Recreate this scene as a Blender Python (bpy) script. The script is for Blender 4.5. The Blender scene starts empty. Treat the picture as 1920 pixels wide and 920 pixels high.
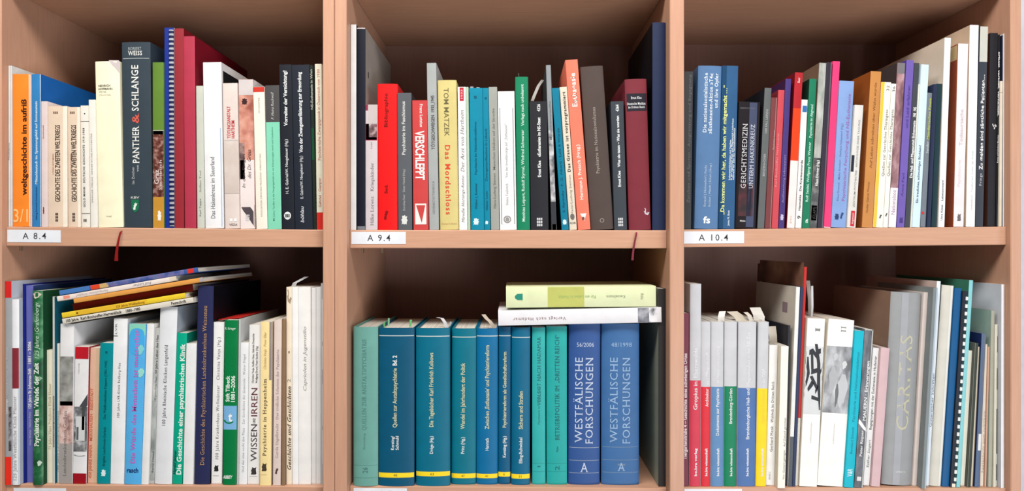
import bpy, math, random
from mathutils import Matrix, Vector

random.seed(11)
SC = bpy.context.scene
COL = SC.collection

# ------------------------------------------------------------------ camera, world, lights, exposure
D = 1.05            # camera distance to the plane of the shelf fronts (y = 0)
K = 1.6 / 1920      # metres per picture pixel on that plane
ZC = 1.45           # camera height
cd = bpy.data.cameras.new('camera'); cam = bpy.data.objects.new('camera', cd); COL.objects.link(cam)
cam.location = (0, -D, ZC); cam.rotation_euler = (math.radians(90), 0, 0)
cd.sensor_width = 36; cd.sensor_fit = 'HORIZONTAL'; cd.lens = 36 * D / 1.6; cd.clip_start = 0.01
SC.camera = cam

W = bpy.data.worlds.new('room_light'); SC.world = W; W.use_nodes = True
W.node_tree.nodes['Background'].inputs[0].default_value = (1.0, 0.95, 0.93, 1)
W.node_tree.nodes['Background'].inputs[1].default_value = 0.035

def area(name, loc, target, sx, sy, power, col):
    l = bpy.data.lights.new(name, 'AREA'); l.shape = 'RECTANGLE'; l.size = sx; l.size_y = sy
    l.energy = power; l.color = col
    o = bpy.data.objects.new(name, l); COL.objects.link(o); o.location = loc
    o.rotation_euler = (Vector(target) - Vector(loc)).to_track_quat('-Z', 'Y').to_euler()
    return o
area('ceiling_lamp_light', (-0.2, -0.95, 2.75), (0, -0.1, 1.0), 2.4, 0.4, 60, (1.0, 0.96, 0.9))
area('low_fill_light', (0.9, -1.7, 0.75), (0.1, 0, 0.85), 1.6, 0.6, 25, (0.96, 0.97, 1.0))  # unseen low fill from the front, added to brighten the lower rows
area('side_window_light', (2.4, -1.3, 1.6), (0.2, 0, 1.4), 0.7, 1.0, 14, (0.9, 0.96, 1.0))

vs = SC.view_settings
SC.display_settings.display_device = 'sRGB'
vs.view_transform = 'Standard'; vs.look = 'None'; vs.exposure = 0.0; vs.gamma = 1; vs.use_curve_mapping = False

# ------------------------------------------------------------------ materials
def lin(c):
    r = []
    for v in c[:3]:
        v = v / 255.0
        r.append(v / 12.92 if v <= 0.04045 else ((v + 0.055) / 1.055) ** 2.4)
    return r
MC = {}
ALB = 0.81
def mat(c, rough=0.5, spec=0.22):
    if isinstance(c, bpy.types.Material): return c
    k = (tuple(c), rough)
    if k in MC: return MC[k]
    m = bpy.data.materials.new('print_%d_%d_%d' % tuple(c)[:3]); m.use_nodes = True
    nt = m.node_tree; p = nt.nodes['Principled BSDF']
    l = [x * ALB for x in lin(c)]
    tc = nt.nodes.new('ShaderNodeTexCoord'); n = nt.nodes.new('ShaderNodeTexNoise')
    n.inputs['Scale'].default_value = 38; n.inputs['Detail'].default_value = 3
    nt.links.new(tc.outputs['Object'], n.inputs['Vector'])
    rp = nt.nodes.new('ShaderNodeValToRGB')
    rp.color_ramp.elements[0].position = 0.3; rp.color_ramp.elements[1].position = 0.7
    rp.color_ramp.elements[0].color = [x * 0.94 for x in l] + [1]
    rp.color_ramp.elements[1].color = [min(1, x * 1.05) for x in l] + [1]
    nt.links.new(n.outputs['Fac'], rp.inputs['Fac']); nt.links.new(rp.outputs['Color'], p.inputs['Base Color'])
    p.inputs['Roughness'].default_value = rough; p.inputs['Specular IOR Level'].default_value = spec
    MC[k] = m
    return m
def pic(cols, scale=60, stretch=(1, 1, 1), detail=4):
    """a printed photograph or marbled paper: soft patches of a few colours"""
    k = ('pic', tuple(cols), scale, stretch)
    if k in MC: return MC[k]
    m = bpy.data.materials.new('printed_picture'); m.use_nodes = True
    nt = m.node_tree; p = nt.nodes['Principled BSDF']
    tc = nt.nodes.new('ShaderNodeTexCoord'); mp = nt.nodes.new('ShaderNodeMapping'); mp.inputs['Scale'].default_value = stretch
    n = nt.nodes.new('ShaderNodeTexNoise'); n.inputs['Scale'].default_value = scale; n.inputs['Detail'].default_value = detail
    nt.links.new(tc.outputs['Object'], mp.inputs[0]); nt.links.new(mp.outputs[0], n.inputs['Vector'])
    rp = nt.nodes.new('ShaderNodeValToRGB'); e = rp.color_ramp.elements
    N = len(cols)
    while len(e) < N: e.new(0.5)
    for i, c in enumerate(cols):
        e[i].position = 0.34 + 0.32 * i / (N - 1); e[i].color = [x * ALB for x in lin(c)] + [1]
    nt.links.new(n.outputs['Fac'], rp.inputs['Fac']); nt.links.new(rp.outputs['Color'], p.inputs['Base Color'])
    p.inputs['Roughness'].default_value = 0.45
    MC[k] = m
    return m
def wood(name, c1, c2, axis):
    m = bpy.data.materials.new(name); m.use_nodes = True
    nt = m.node_tree; p = nt.nodes['Principled BSDF']
    tc = nt.nodes.new('ShaderNodeTexCoord'); mp = nt.nodes.new('ShaderNodeMapping')
    mp.inputs['Scale'].default_value = {'z': (55, 55, 3.0), 'x': (3.0, 55, 55)}[axis]
    n = nt.nodes.new('ShaderNodeTexNoise'); n.inputs['Scale'].default_value = 4; n.inputs['Detail'].default_value = 5; n.inputs['Roughness'].default_value = 0.65
    nt.links.new(tc.outputs['Object'], mp.inputs[0]); nt.links.new(mp.outputs[0], n.inputs['Vector'])
    rp = nt.nodes.new('ShaderNodeValToRGB')
    rp.color_ramp.elements[0].position = 0.35; rp.color_ramp.elements[1].position = 0.65
    rp.color_ramp.elements[0].color = lin(c1) + [1]; rp.color_ramp.elements[1].color = lin(c2) + [1]
    nt.links.new(n.outputs['Fac'], rp.inputs['Fac']); nt.links.new(rp.outputs['Color'], p.inputs['Base Color'])
    b = nt.nodes.new('ShaderNodeBump'); b.inputs['Strength'].default_value = 0.06; b.inputs['Distance'].default_value = 0.001
    nt.links.new(n.outputs['Fac'], b.inputs['Height']); nt.links.new(b.outputs[0], p.inputs['Normal'])
    p.inputs['Roughness'].default_value = 0.42; p.inputs['Specular IOR Level'].default_value = 0.3
    return m
WOOD_Z = wood('beech_laminate_upright', (180, 137, 114), (188, 145, 121), 'z')
WOOD_X = wood('beech_laminate_shelf', (181, 138, 114), (190, 147, 122), 'x')
BACK = wood('beech_laminate_back', (148, 112, 102), (154, 118, 107), 'z')  # greyer than the shelves, and darkened to deepen the shade inside the bays
def page_mat():
    m = bpy.data.materials.new('page_edges'); m.use_nodes = True
    nt = m.node_tree; p = nt.nodes['Principled BSDF']
    tc = nt.nodes.new('ShaderNodeTexCoord'); mp = nt.nodes.new('ShaderNodeMapping'); mp.inputs['Scale'].default_value = (1600, 6, 6)
    n = nt.nodes.new('ShaderNodeTexNoise'); n.inputs['Scale'].default_value = 1; n.inputs['Detail'].default_value = 2
    nt.links.new(tc.outputs['Object'], mp.inputs[0]); nt.links.new(mp.outputs[0], n.inputs['Vector'])
    rp = nt.nodes.new('ShaderNodeValToRGB')
    rp.color_ramp.elements[0].position = 0.35; rp.color_ramp.elements[1].position = 0.6
    rp.color_ramp.elements[0].color = (0.42, 0.38, 0.33, 1); rp.color_ramp.elements[1].color = (0.66, 0.63, 0.57, 1)
    nt.links.new(n.outputs['Fac'], rp.inputs['Fac']); nt.links.new(rp.outputs['Color'], p.inputs['Base Color'])
    p.inputs['Roughness'].default_value = 0.8
    return m
PAGES = page_mat()
METAL = bpy.data.materials.new('zinc_metal'); METAL.use_nodes = True
_p = METAL.node_tree.nodes['Principled BSDF']; _p.inputs['Metallic'].default_value = 0.9; _p.inputs['Base Color'].default_value = (0.6, 0.5, 0.35, 1); _p.inputs['Roughness'].default_value = 0.35

# ------------------------------------------------------------------ helpers
def X(px, y=0.0): return (px - 960) * K * (D + y) / D
def Z(py, y=0.0): return ZC + (460 - py) * K * (D + y) / D
def link(name, verts, faces, mats, parent=None, midx=None, smooth=False):
    me = bpy.data.meshes.new(name); me.from_pydata(verts, [], faces); me.update()
    for m in (mats if isinstance(mats, (list, tuple)) and not isinstance(mats[0], (int, float)) else [mats]): me.materials.append(mat(m))
    if midx: me.polygons.foreach_set('material_index', midx)
    if smooth:
        me.polygons.foreach_set('use_smooth', [True] * len(me.polygons)); me.set_sharp_from_angle(angle=math.radians(32))
    o = bpy.data.objects.new(name, me); COL.objects.link(o); o.parent = parent
    return o
def box(name, x0, x1, y0, y1, z0, z1, m, parent=None, bev=0.0, zs=None):
    """a board; zs = (top-left, top-right, bottom-left, bottom-right) heights for a sagging one; bev rounds the front edges"""
    tl, tr, bl, br = zs if zs else (z1, z1, z0, z0)
    if bev:
        prof = lambda zb, zt: [(y1, zb), (y1, zt), (y0 + bev, zt), (y0 + bev * .3, zt - bev * .3), (y0, zt - bev), (y0, zb + bev), (y0 + bev * .3, zb + bev * .3), (y0 + bev, zb)]
    else:
        prof = lambda zb, zt: [(y1, zb), (y1, zt), (y0, zt), (y0, zb)]
    a = [(x0, y, z) for y, z in prof(bl, tl)]; b = [(x1, y, z) for y, z in prof(br, tr)]
    n = len(a); f = [(i, (i + 1) % n, n + (i + 1) % n, n + i) for i in range(n)] + [tuple(range(n))[::-1], tuple(range(n, 2 * n))]
    return link(name, a + b, f, m, parent)
def upright(name, x0, x1, y0, y1, z0, z1, m, parent, bev=0.0012):
    a = [(x0, y1), (x0, y0 + bev), (x0 + bev, y0), (x1 - bev, y0), (x1, y0 + bev), (x1, y1)]
    n = 6; v = [(x, y, z0) for x, y in a] + [(x, y, z1) for x, y in a]
    f = [(i, (i + 1) % n, n + (i + 1) % n, n + i) for i in range(n)] + [tuple(range(n))[::-1], tuple(range(n, 2 * n))]
    return link(name, v, f, m, parent)
def tag(o, label, cat, group=None):
    o['label'] = label; o['category'] = cat
    if group: o['group'] = group
def empty(name, loc, rot=0.0):
    o = bpy.data.objects.new(name, None); COL.objects.link(o); o.empty_display_size = 0.02
    o.location = loc; o.rotation_euler = (0, rot, 0)
    return o

# lettering: flat print as a mesh, from Blender's built-in font, with serifs grown on the stem ends where the print has them
FC = {}
_fc = bpy.data.curves.new('lettering', 'FONT'); _fo = bpy.data.objects.new('lettering', _fc)
def glyphs(s, style):
    k = (s, style)
    if k in FC: return FC[k]
    _fc.body = s; _fc.resolution_u = 2
    _fc.offset = {'b': 0.016, 'B': 0.028, 'k': 0.024, 's': 0.0, 'S': 0.012}.get(style[:1], 0.002)
    _fc.shear = 0.28 if 'i' in style else 0
    _fc.space_character = 1.25 if 'w' in style else (1.08 if style[:1] in 'sSk' and style else 1.0)
    me = _fo.to_mesh()
    vs_ = [(v.co.x, v.co.y) for v in me.vertices]; fs = [tuple(p.vertices) for p in me.polygons]
    if style[:1] in ('s', 'S', 'k'):
        cnt = {}
        for f in fs:
            for i in range(len(f)):
                e = tuple(sorted((f[i], f[(i + 1) % len(f)]))); cnt[e] = cnt.get(e, 0) + 1
        off = _fc.offset
        for (a, b), n in cnt.items():
            if n != 1: continue
            (xa, ya), (xb, yb) = vs_[a], vs_[b]
            if abs(ya - yb) > 1e-3: continue
            L = abs(xa - xb)
            if not 0.04 < L < 0.17: continue
            for lvl, sg in ((0 - off, 1), (0.682 + off, -1), (0.449 + off, -1), (0.71 + off, -1)):
                if abs(ya - lvl) < 0.006:
                    x0, x1 = min(xa, xb), max(xa, xb); i0 = len(vs_)
                    if style[0] == 'k':
                        c = (x0 + x1) / 2; r = L * 0.8
                        vs_ += [(c - r, ya + sg * r * .55), (c, ya - sg * .02), (c + r, ya + sg * r * .55), (c, ya + sg * r * 1.2)]
                    else:
                        e_ = 0.055; t = 0.034
                        vs_ += [(x0 - e_, ya), (x1 + e_, ya), (x1 + e_, ya + sg * t), (x0 - e_, ya + sg * t)]
                    fs.append((i0, i0 + 1, i0 + 2, i0 + 3))
    _fo.to_mesh_clear()
    xs = [v[0] for v in vs_] or [0, 1]
    r = (vs_, fs, min(xs), max(xs)); FC[k] = r
    return r

SHAPES = {
    'disc': [[(math.cos(a * math.pi / 8) * .5, math.sin(a * math.pi / 8) * .5) for a in range(16)]],
    'tri': [[(-.5, .5), (.5, .5), (.1, -.5)]],
    'square': [[(-.5, -.5), (.5, -.5), (.5, .5), (-.5, .5)]],
    'shield': [[(-.45, .5), (.45, .5), (.45, -.15), (.2, -.42), (0, -.5), (-.2, -.42), (-.45, -.15)]],
    'cat': [[(-.32, -.5), (.05, -.5), (.1, -.1), (.3, .1), (.42, .38), (.2, .3), (.12, .5), (0, .28), (-.2, .38), (-.1, .12), (-.34, .05), (-.2, -.1), (-.38, -.25)]],
    'knot': [[(-.42, -.5), (-.2, -.38), (-.08, -.5), (.12, -.42), (.3, -.5), (.34, -.2), (.46, -.02), (.3, .12), (.42, .38), (.18, .34), (.06, .5), (-.16, .42), (-.36, .44), (-.3, .14), (-.48, .02), (-.34, -.2)]],
    'owl': [[(-.4, -.5), (.3, -.5), (.42, -.2), (.35, .2), (.45, .5), (.2, .36), (0, .36), (-.2, .5), (-.28, .2), (-.42, 0), (-.3, -.15)], [(.3, -.5), (.5, -.3), (.38, -.24), (.28, -.4)]],
    'blocks': [[(-.5 + i * .36, -.5 + j * .36), (-.22 + i * .36, -.5 + j * .36), (-.22 + i * .36, -.22 + j * .36), (-.5 + i * .36, -.22 + j * .36)] for i in range(3) for j in range(3)],
    'ring': [[(math.cos(a * math.pi / 8) * r1, math.sin(a * math.pi / 8) * r1), (math.cos((a + 1) * math.pi / 8) * r1, math.sin((a + 1) * math.pi / 8) * r1), (math.cos((a + 1) * math.pi / 8) * r2, math.sin((a + 1) * math.pi / 8) * r2), (math.cos(a * math.pi / 8) * r2, math.sin(a * math.pi / 8) * r2)] for a in range(16) for r1, r2 in ((.5, .38),)],
    'corner': [[(-.5, .5), (.5, .5), (.5, -.5), (.3, -.32), (0, 0), (-.3, .25)]],
    'house': [[(-.5, -.1), (.5, .45), (.5, .15), (-.5, -.3)], [(-.5, -.4), (-.2, -.35), (-.2, -.5), (-.5, -.5)], [(.1, .05), (.3, .1), (.3, -.5), (.1, -.5)]],
    'swan': [[(-.5, .1), (-.3, -.3), (.2, -.45), (.5, -.1), (.2, 0), (.1, -.15), (-.15, -.1), (-.1, .3), (-.25, .5), (-.4, .4), (-.25, .3), (-.3, .05)]],
    'arc': [[(math.cos(a) * .5, math.sin(a) * .5), (math.cos(a + .3) * .5, math.sin(a + .3) * .5), (math.cos(a + .3) * .33, math.sin(a + .3) * .33), (math.cos(a) * .33, math.sin(a) * .33)] for a in [math.pi + i * .3 for i in range(9)]],
    'slash': [[(-.5, .5), (-.2, .3), (.5, -.3), (.5, -.5), (.1, -.3), (-.5, .15)]],
    'branches': [[(-.5, .38), (-.1, .43), (.5, .22), (.5, .15), (-.1, .35), (-.5, .3)], [(-.02, .5), (.12, .5), (.3, .2), (.34, -.1), (.5, -.5), (.34, -.5), (.18, -.1), (.14, .2)],
                 [(-.5, .08), (.2, .14), (.5, .02), (.5, -.05), (.2, .07), (-.5, -.0)], [(-.5, .3), (-.3, .3), (-.2, .05), (-.32, -.12), (-.5, -.2), (-.5, -.12), (-.36, -.02), (-.34, .08), (-.5, .2)],
                 [(-.5, -.24), (.35, -.32), (.35, -.37), (-.5, -.31)], [(-.5, -.27), (-.1, -.06), (.02, -.1), (-.02, -.14), (-.44, -.31)], [(.14, .42), (.5, .45), (.5, .38), (.16, .34)], [(-.2, .0), (-.06, .02), (.22, -.14), (.16, -.2)],
                 [(.1, -.2), (.26, -.12), (.22, -.2), (.12, -.26)], [(-.2, .36), (-.08, .36), (-.02, .12), (-.14, .1)], [(.3, .1), (.5, .2), (.5, .14), (.32, .04)]],
    'splash': [[(math.cos(a * math.pi / 14) * (.4 + .07 * math.sin(a * math.pi / 14 * 3 + 1) + .04 * math.sin(a * math.pi / 14 * 5)), math.sin(a * math.pi / 14) * (.42 + .06 * math.sin(a * math.pi / 14 * 2) + .04 * math.cos(a * math.pi / 14 * 7))) for a in range(28)]],
    'oval': [[(math.cos(a * math.pi / 12) * .5, math.copysign(abs(math.sin(a * math.pi / 12)) ** .35, math.sin(a * math.pi / 12)) * .5) for a in range(24)]],
}

class Book:
    """local frame: x across the spine, y into the shelf, z up the spine; y = 0 is the front of the spine"""
    def __init__(s, name, w, h, d, col, bulge, hard, sl, sr, root, along, parts, pages):
        s.w, s.h, s.root, s.along = w, h, root, along
        r = min(0.0011, w * .3); s.b = bulge; s.r = r
        hw = w / 2
        if bulge > 0: xs = [-hw * math.cos(i * math.pi / 14) for i in range(15)]
        else: xs = [-hw, -hw + r * .3, -hw + r, hw - r, hw - r * .3, hw]
        s.xs = xs
        out = [(-hw, d)] + [(x, s.f(x)) for x in xs] + [(hw, d)]
        t = min(0.0024 if hard else 0.0005, w * .18)
        ins = [(max(-hw + t, min(hw - t, x)), y + (0 if i in (0, len(out) - 1) else t)) for i, (x, y) in enumerate(out)]
        n = len(out); v = []
        for z in (0, h):
            v += [(x, y, z) for x, y in out] + [(x, y, z) for x, y in ins]
        f = []; mi = []
        def side(i): return 1 if i == 0 else (2 if i == n - 2 else 0)
        for i in range(n - 1):
            f.append((i, i + 1, 2 * n + i + 1, 2 * n + i)); mi.append(side(i))
            f.append((n + i + 1, n + i, 3 * n + i, 3 * n + i + 1)); mi.append(side(i))
            f.append((2 * n + i, 2 * n + i + 1, 3 * n + i + 1, 3 * n + i)); mi.append(side(i))
            f.append((i + 1, i, n + i, n + i + 1)); mi.append(side(i))
        for i in (0, n - 1): f.append((i, n + i, 3 * n + i, 2 * n + i)); mi.append(1 if i == 0 else 2)
        link('cover', v, f, [col, sl or col, sr or col], root, mi, smooth=True)
        if pages is not None:
            zi = 0.003 if hard else 0.0006
            fr = bulge + t + 0.0008 if bulge <= 0.004 else bulge * .6 + t
            a = [(-hw + t + 5e-5, d - (.003 if hard else .0006)), (-hw + t + 5e-5, fr), (0, fr + (.001 if hard else 0)), (hw - t - 5e-5, fr), (hw - t - 5e-5, d - (.003 if hard else .0006))]
            if hw > t + .0003:
                v = [(x, y, z) for z in (zi, h - zi) for x, y in a]
                link('page_block', v, [(i, (i + 1) % 5, 5 + (i + 1) % 5, 5 + i) for i in range(5)] + [(4, 3, 2, 1, 0), (5, 6, 7, 8, 9)], pages, root)
        for p in parts: p(s)
    def f(s, x):
        hw = s.w / 2
        if s.b > 0: return s.b * (1 - math.sqrt(max(0, 1 - min(1, (x / hw) ** 2) * .98)))
        e = hw - abs(x)
        return 0.0 if e >= s.r else s.r * (1 - math.sqrt(max(0, 1 - ((s.r - e) / s.r) ** 2))) * .8
    def surf(s, x, eps): 
        hw = s.w / 2 - 0.00025
        x = max(-hw, min(hw, x)); return (x, s.f(x) - eps)

def T(txt, a0, a1, u, cap, col, style='', name='title'):
    """running lettering from a0 to a1 (picture pixels along the spine), centred at u across it"""
    def go(b):
        vs_, fs, x0, x1 = glyphs(txt, style)
        z0, z1 = b.along(a0), b.along(a1); k = (z1 - z0) / (x1 - x0); sg = 1 if k > 0 else -1
        c = cap * K / 0.682; xc = (u - .5) * b.w; v = []
        for gx, gy in vs_:
            x, y = b.surf(xc - sg * (gy - .34) * c, 0.00028); v.append((x, y, z0 + (gx - x0) * k))
        link(name, v, fs, col, b.root)
    return go
def H(txt, ac, u, wf, cap, col, style='', name='title'):
    """lettering set across the spine; wf is its width as a share of the spine"""
    def go(b):
        vs_, fs, x0, x1 = glyphs(txt, style)
        k = wf * b.w / (x1 - x0); c = cap * K / 0.682; z = b.along(ac); v = []
        for gx, gy in vs_:
            x, y = b.surf((u - .5) * b.w + (gx - (x0 + x1) / 2) * k, 0.00028); v.append((x, y, z + (gy - .34) * c))
        link(name, v, fs, col, b.root)
    return go
def P(u0, u1, a0, a1, m, name='band', eps=0.00015):
    def go(b):
        z0, z1 = sorted((max(0, min(b.h, b.along(a0))), max(0, min(b.h, b.along(a1)))))
        A, B_ = (u0 - .5) * b.w, (u1 - .5) * b.w
        xs = sorted(set([A] + [x for x in b.xs if A < x < B_] + [B_]))
        pts = [b.surf(x, eps) for x in xs]; n = len(pts)
        v = [(x, y, z) for z in (z0, z1) for x, y in pts]
        link(name, v, [(i, i + 1, n + i + 1, n + i) for i in range(n - 1)], m, b.root, smooth=b.b > 0)
    return go
def G(kind, a, u, size, col, name='emblem', hgt=None, eps=0.00032):
    """a small printed emblem, size in picture pixels"""
    def go(b):
        v = []; f = []; sx = size * K; sz = (hgt or size) * K; z = b.along(a)
        for poly in SHAPES[kind]:
            i0 = len(v)
            for px_, pz in poly:
                x, y = b.surf((u - .5) * b.w + px_ * sx, eps); v.append((x, y, z + pz * sz))
            f.append(tuple(range(i0, len(v))))
        link(name, v, f, col, b.root)
    return go
def SIDE(side, y0, y1, a0, a1, m, name='cover_picture'):
    """print on the left (-1) or right (1) board, y in metres from the spine"""
    def go(b):
        x = side * (b.w / 2 + 0.00012); z0, z1 = max(0.0, b.along(a0)), b.along(a1)
        link(name, [(x, y0, z0), (x, y1, z0), (x, y1, z1), (x, y0, z1)], [(0, 1, 2, 3)], m, b.root)
    return go
def RIBBON(u, a_end, col, fray=False):
    """the bookmark ribbon of a hardcover, hanging out below over the shelf edge"""
    def go(b):
        path = [((u - .5) * b.w, 0.012, 0.0), ((u - .5) * b.w, -0.0006, -0.0002)]
        zE = b.along(a_end); n = 7; x0 = (u - .5) * b.w
        for i in range(1, n + 1):
            t = i / n; path.append((x0 - .006 * math.sin(t * 1.6) - .003 * t, -0.0012 - yfix[0] - 0.0012 * math.sin(t * 3), zE * t))
        v = []; f = []
        for i, (x, y, z) in enumerate(path):
            hw = .0012 + (.0022 if fray else .0008) * (i / len(path)) ** 2
            v += [(x - hw, y, z), (x + hw, y, z), (x + hw, y - .0004, z), (x - hw, y - .0004, z)]
        for i in range(len(path) - 1):
            for j in range(4): f.append((4 * i + j, 4 * i + (j + 1) % 4, 4 * i + 4 + (j + 1) % 4, 4 * i + 4 + j))
        f += [(0, 1, 2, 3), (4 * len(path) - 1, 4 * len(path) - 2, 4 * len(path) - 3, 4 * len(path) - 4)]
        link('bookmark_ribbon', v, f, col, b.root)
    return go
yfix = [0.004]
def COMB(u0, u1, a0, a1, dark, light, step=8.6):
    """plastic comb binding: a tube with a tooth for every hole"""
    def go(b):
        z0, z1 = b.along(a0), b.along(a1); r = (u1 - u0) * b.w / 2; xc = ((u0 + u1) / 2 - .5) * b.w
        v = []; f = []; n = 8
        for z in (z0, z1):
            v += [(xc + r * math.cos(i * 2 * math.pi / n), 0.001 - r * .4 * math.sin(i * 2 * math.pi / n) - .001, z) for i in range(n)]
        f = [(i, (i + 1) % n, n + (i + 1) % n, n + i) for i in range(n)]
        link('comb_binding', v, f, light, b.root)
        cnt = max(1, int(abs(z1 - z0) / (step * K))); hz = step * K * .24
        me = None
        for i in range(cnt):
            z = z0 + (i + .5) * (z1 - z0) / cnt
            if me is None:
                vv = []
                for zz in (-hz, hz):
                    vv += [(r * 1.08 * math.cos(a * math.pi / 6), -r * .5 * math.sin(a * math.pi / 6) - .0002, zz) for a in range(7)]
                o = link('comb_tooth', vv, [(a, a + 1, 8 + a, 7 + a) for a in range(6)] + [(0, 1, 2, 3, 4, 5, 6), (13, 12, 11, 10, 9, 8, 7)], dark, b.root); me = o.data
            else:
                o = bpy.data.objects.new('comb_tooth', me); COL.objects.link(o); o.parent = b.root
            o.location = (xc, 0, z)
    return go

# ------------------------------------------------------------------ the room shell and the two bookcases
def struct(o): o['kind'] = 'structure'; return o
struct(box('wall_back', -2.2, 2.2, 0.345, 0.42, 0, 2.6, (222, 226, 238)))
struct(box('floor', -2.2, 2.2, -3.2, 0.345, -0.05, 0.0, (160, 148, 135)))

def wx(px): return (px - 960) * K * (D - 0.02) / D       # uprights stand 2 cm proud of the shelves
BD = 0.302
YF = -0.02
# inner faces of the bays
b1l, b1r = -0.7905, wx(605)
b2l, b2r = wx(650), wx(1256)
b3l, b3r = wx(1283), 0.7720
case1 = empty('bookcase', (0, 0, 0)); tag(case1, 'beech bookcase on the left holding the shelf marked A 8.4', 'bookcase')
case2 = empty('bookcase', (0, 0, 0)); tag(case2, 'double beech bookcase on the right with shelves A 9.4 and A 10.4', 'bookcase')
upright('side_panel', b1l - .018, b1l, -0.01, 0.32, 0.0, 2.05, WOOD_Z, case1)
upright('side_panel', b1r, wx(626.6), YF, 0.32, 0.0, 2.05, WOOD_Z, case1)
upright('side_panel', wx(627.2), b2l, YF, 0.32, 0.0, 2.05, WOOD_Z, case2)
upright('side_panel', b2r, b3l, YF, 0.32, 0.0, 2.05, WOOD_Z, case2)
upright('side_panel', b3r, b3r + .0165, -0.01, 0.32, 0.0, 2.05, WOOD_Z, case2)
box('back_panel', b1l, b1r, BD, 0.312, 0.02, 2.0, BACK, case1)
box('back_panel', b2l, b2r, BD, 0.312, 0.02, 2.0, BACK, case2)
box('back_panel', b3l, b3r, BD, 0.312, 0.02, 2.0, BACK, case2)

# front edge lines of the shelf tops / undersides in picture pixels: (left, right)
BAYS = {1: (b1l, b1r, case1), 2: (b2l, b2r, case2), 3: (b3l, b3r, case2)}
TOPS = {('top', 1): (-54, -54), ('top', 2): (-54, -54), ('top', 3): (-57, -57),
        ('up', 1): (424.5, 430.5), ('up', 2): (431, 431.5), ('up', 3): (430, 424.5),
        ('low', 1): (907.5, 912), ('low', 2): (910, 915), ('low', 3): (913, 915)}
THICK = {('top', 1): 33, ('top', 2): 33, ('top', 3): 33, ('up', 1): (36.5, 33), ('up', 2): (34, 34), ('up', 3): (33.5, 34.5)}
def shelf_z(row, bay, x):
    l, r = TOPS[(row, bay)]; x0, x1, _ = BAYS[bay]; t = (x - x0) / (x1 - x0)
    return Z(l + (r - l) * t)
for (row, bay), (l, r) in TOPS.items():
    x0, x1, case = BAYS[bay]; th = THICK.get((row, bay), 34)
    if not isinstance(th, tuple): th = (th, th)
    box('shelf', x0 + .0006, x1 - .0006, 0.0, BD, 0, 0, WOOD_X, case, bev=0.0012, zs=(Z(l), Z(r), Z(l + th[0]), Z(r + th[1])))
for (x0, x1, case) in BAYS.values():                     # further shelves above and below the picture
    for z in (0.08, 0.40, 0.72):
        box('shelf', x0 + .0006, x1 - .0006, 0.0, BD, z, z + .028, WOOD_X, case, bev=0.0012)
    box('top_board', x0, x1, -0.018, BD, 2.02, 2.045, WOOD_X, case, bev=0.0012)
for px, py, s, case in ((40, 464.5, 1, case1), (680, 468.5, 1, case2), (717, 469, 1, case2), (1243, 467.5, -1, case2), (1864, 461.5, -1, case2)):   # metal shelf supports
    y = 0.03; cx, cz = X(px, y), Z(py, y)
    v = [(cx + sx * .0022, y + sy * .0022, cz + sz * .0045 * (1 if sz < 0 else .9)) for sz in (-1, 1) for sx, sy in ((-.45, -1), (.45, -1), (1, .3), (0, 1), (-1, .3))]
    link('shelf_support', v, [(0, 1, 6, 5), (1, 2, 7, 6), (2, 3, 8, 7), (3, 4, 9, 8), (4, 0, 5, 9), (4, 3, 2, 1, 0), (5, 6, 7, 8, 9)], METAL, case)
LABELW = (232, 236, 243)
def card(px0, px1, py0, py1, txt, case, tx0=None, tx1=None, skew=0):
    a = [(X(px0), -0.0005, Z(py1)), (X(px1), -0.0005, Z(py1 + skew)), (X(px1), -0.0005, Z(py0 + skew)), (X(px0), -0.0005, Z(py0))]
    a += [(x, 0.0, z) for x, _, z in a]
    c = link('shelf_label', a, [(0, 1, 2, 3), (4, 0, 3, 7), (1, 5, 6, 2), (3, 2, 6, 7), (0, 4, 5, 1)], mat(LABELW, .35), case)
    c['label'] = 'white paper shelf label lettered ' + txt if txt else 'white paper shelf label'
    if txt:
        vs_, fs, g0, g1 = glyphs(txt, 'w'); k = (X(tx1) - X(tx0)) / (g1 - g0); h = 11.5 * K / .682; zc = Z((py0 + py1) / 2)
        link('lettering', [(X(tx0) + (gx - g0) * k, -0.0007, zc + (gy - .34) * h) for gx, gy in vs_], fs, (60, 60, 62), c)
card(14, 114, 430.5, 453.5, 'A 8.4', case1, 43, 87, 1)
card(659, 761, 434.5, 457, 'A 9.4', case2, 689, 732)
card(1281.5, 1395, 433.5, 456.5, 'A 10.4', case2, 1310, 1365, -.5)
card(26, 124, 914, 937, 'A 8.5', case1, 54, 97, 1)
card(663, 763, 914, 937, 'A 9.5', case2, 692, 735, 1)
card(1283, 1391, 916, 939, 'A 10.5', case2, 1310, 1365)

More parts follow.
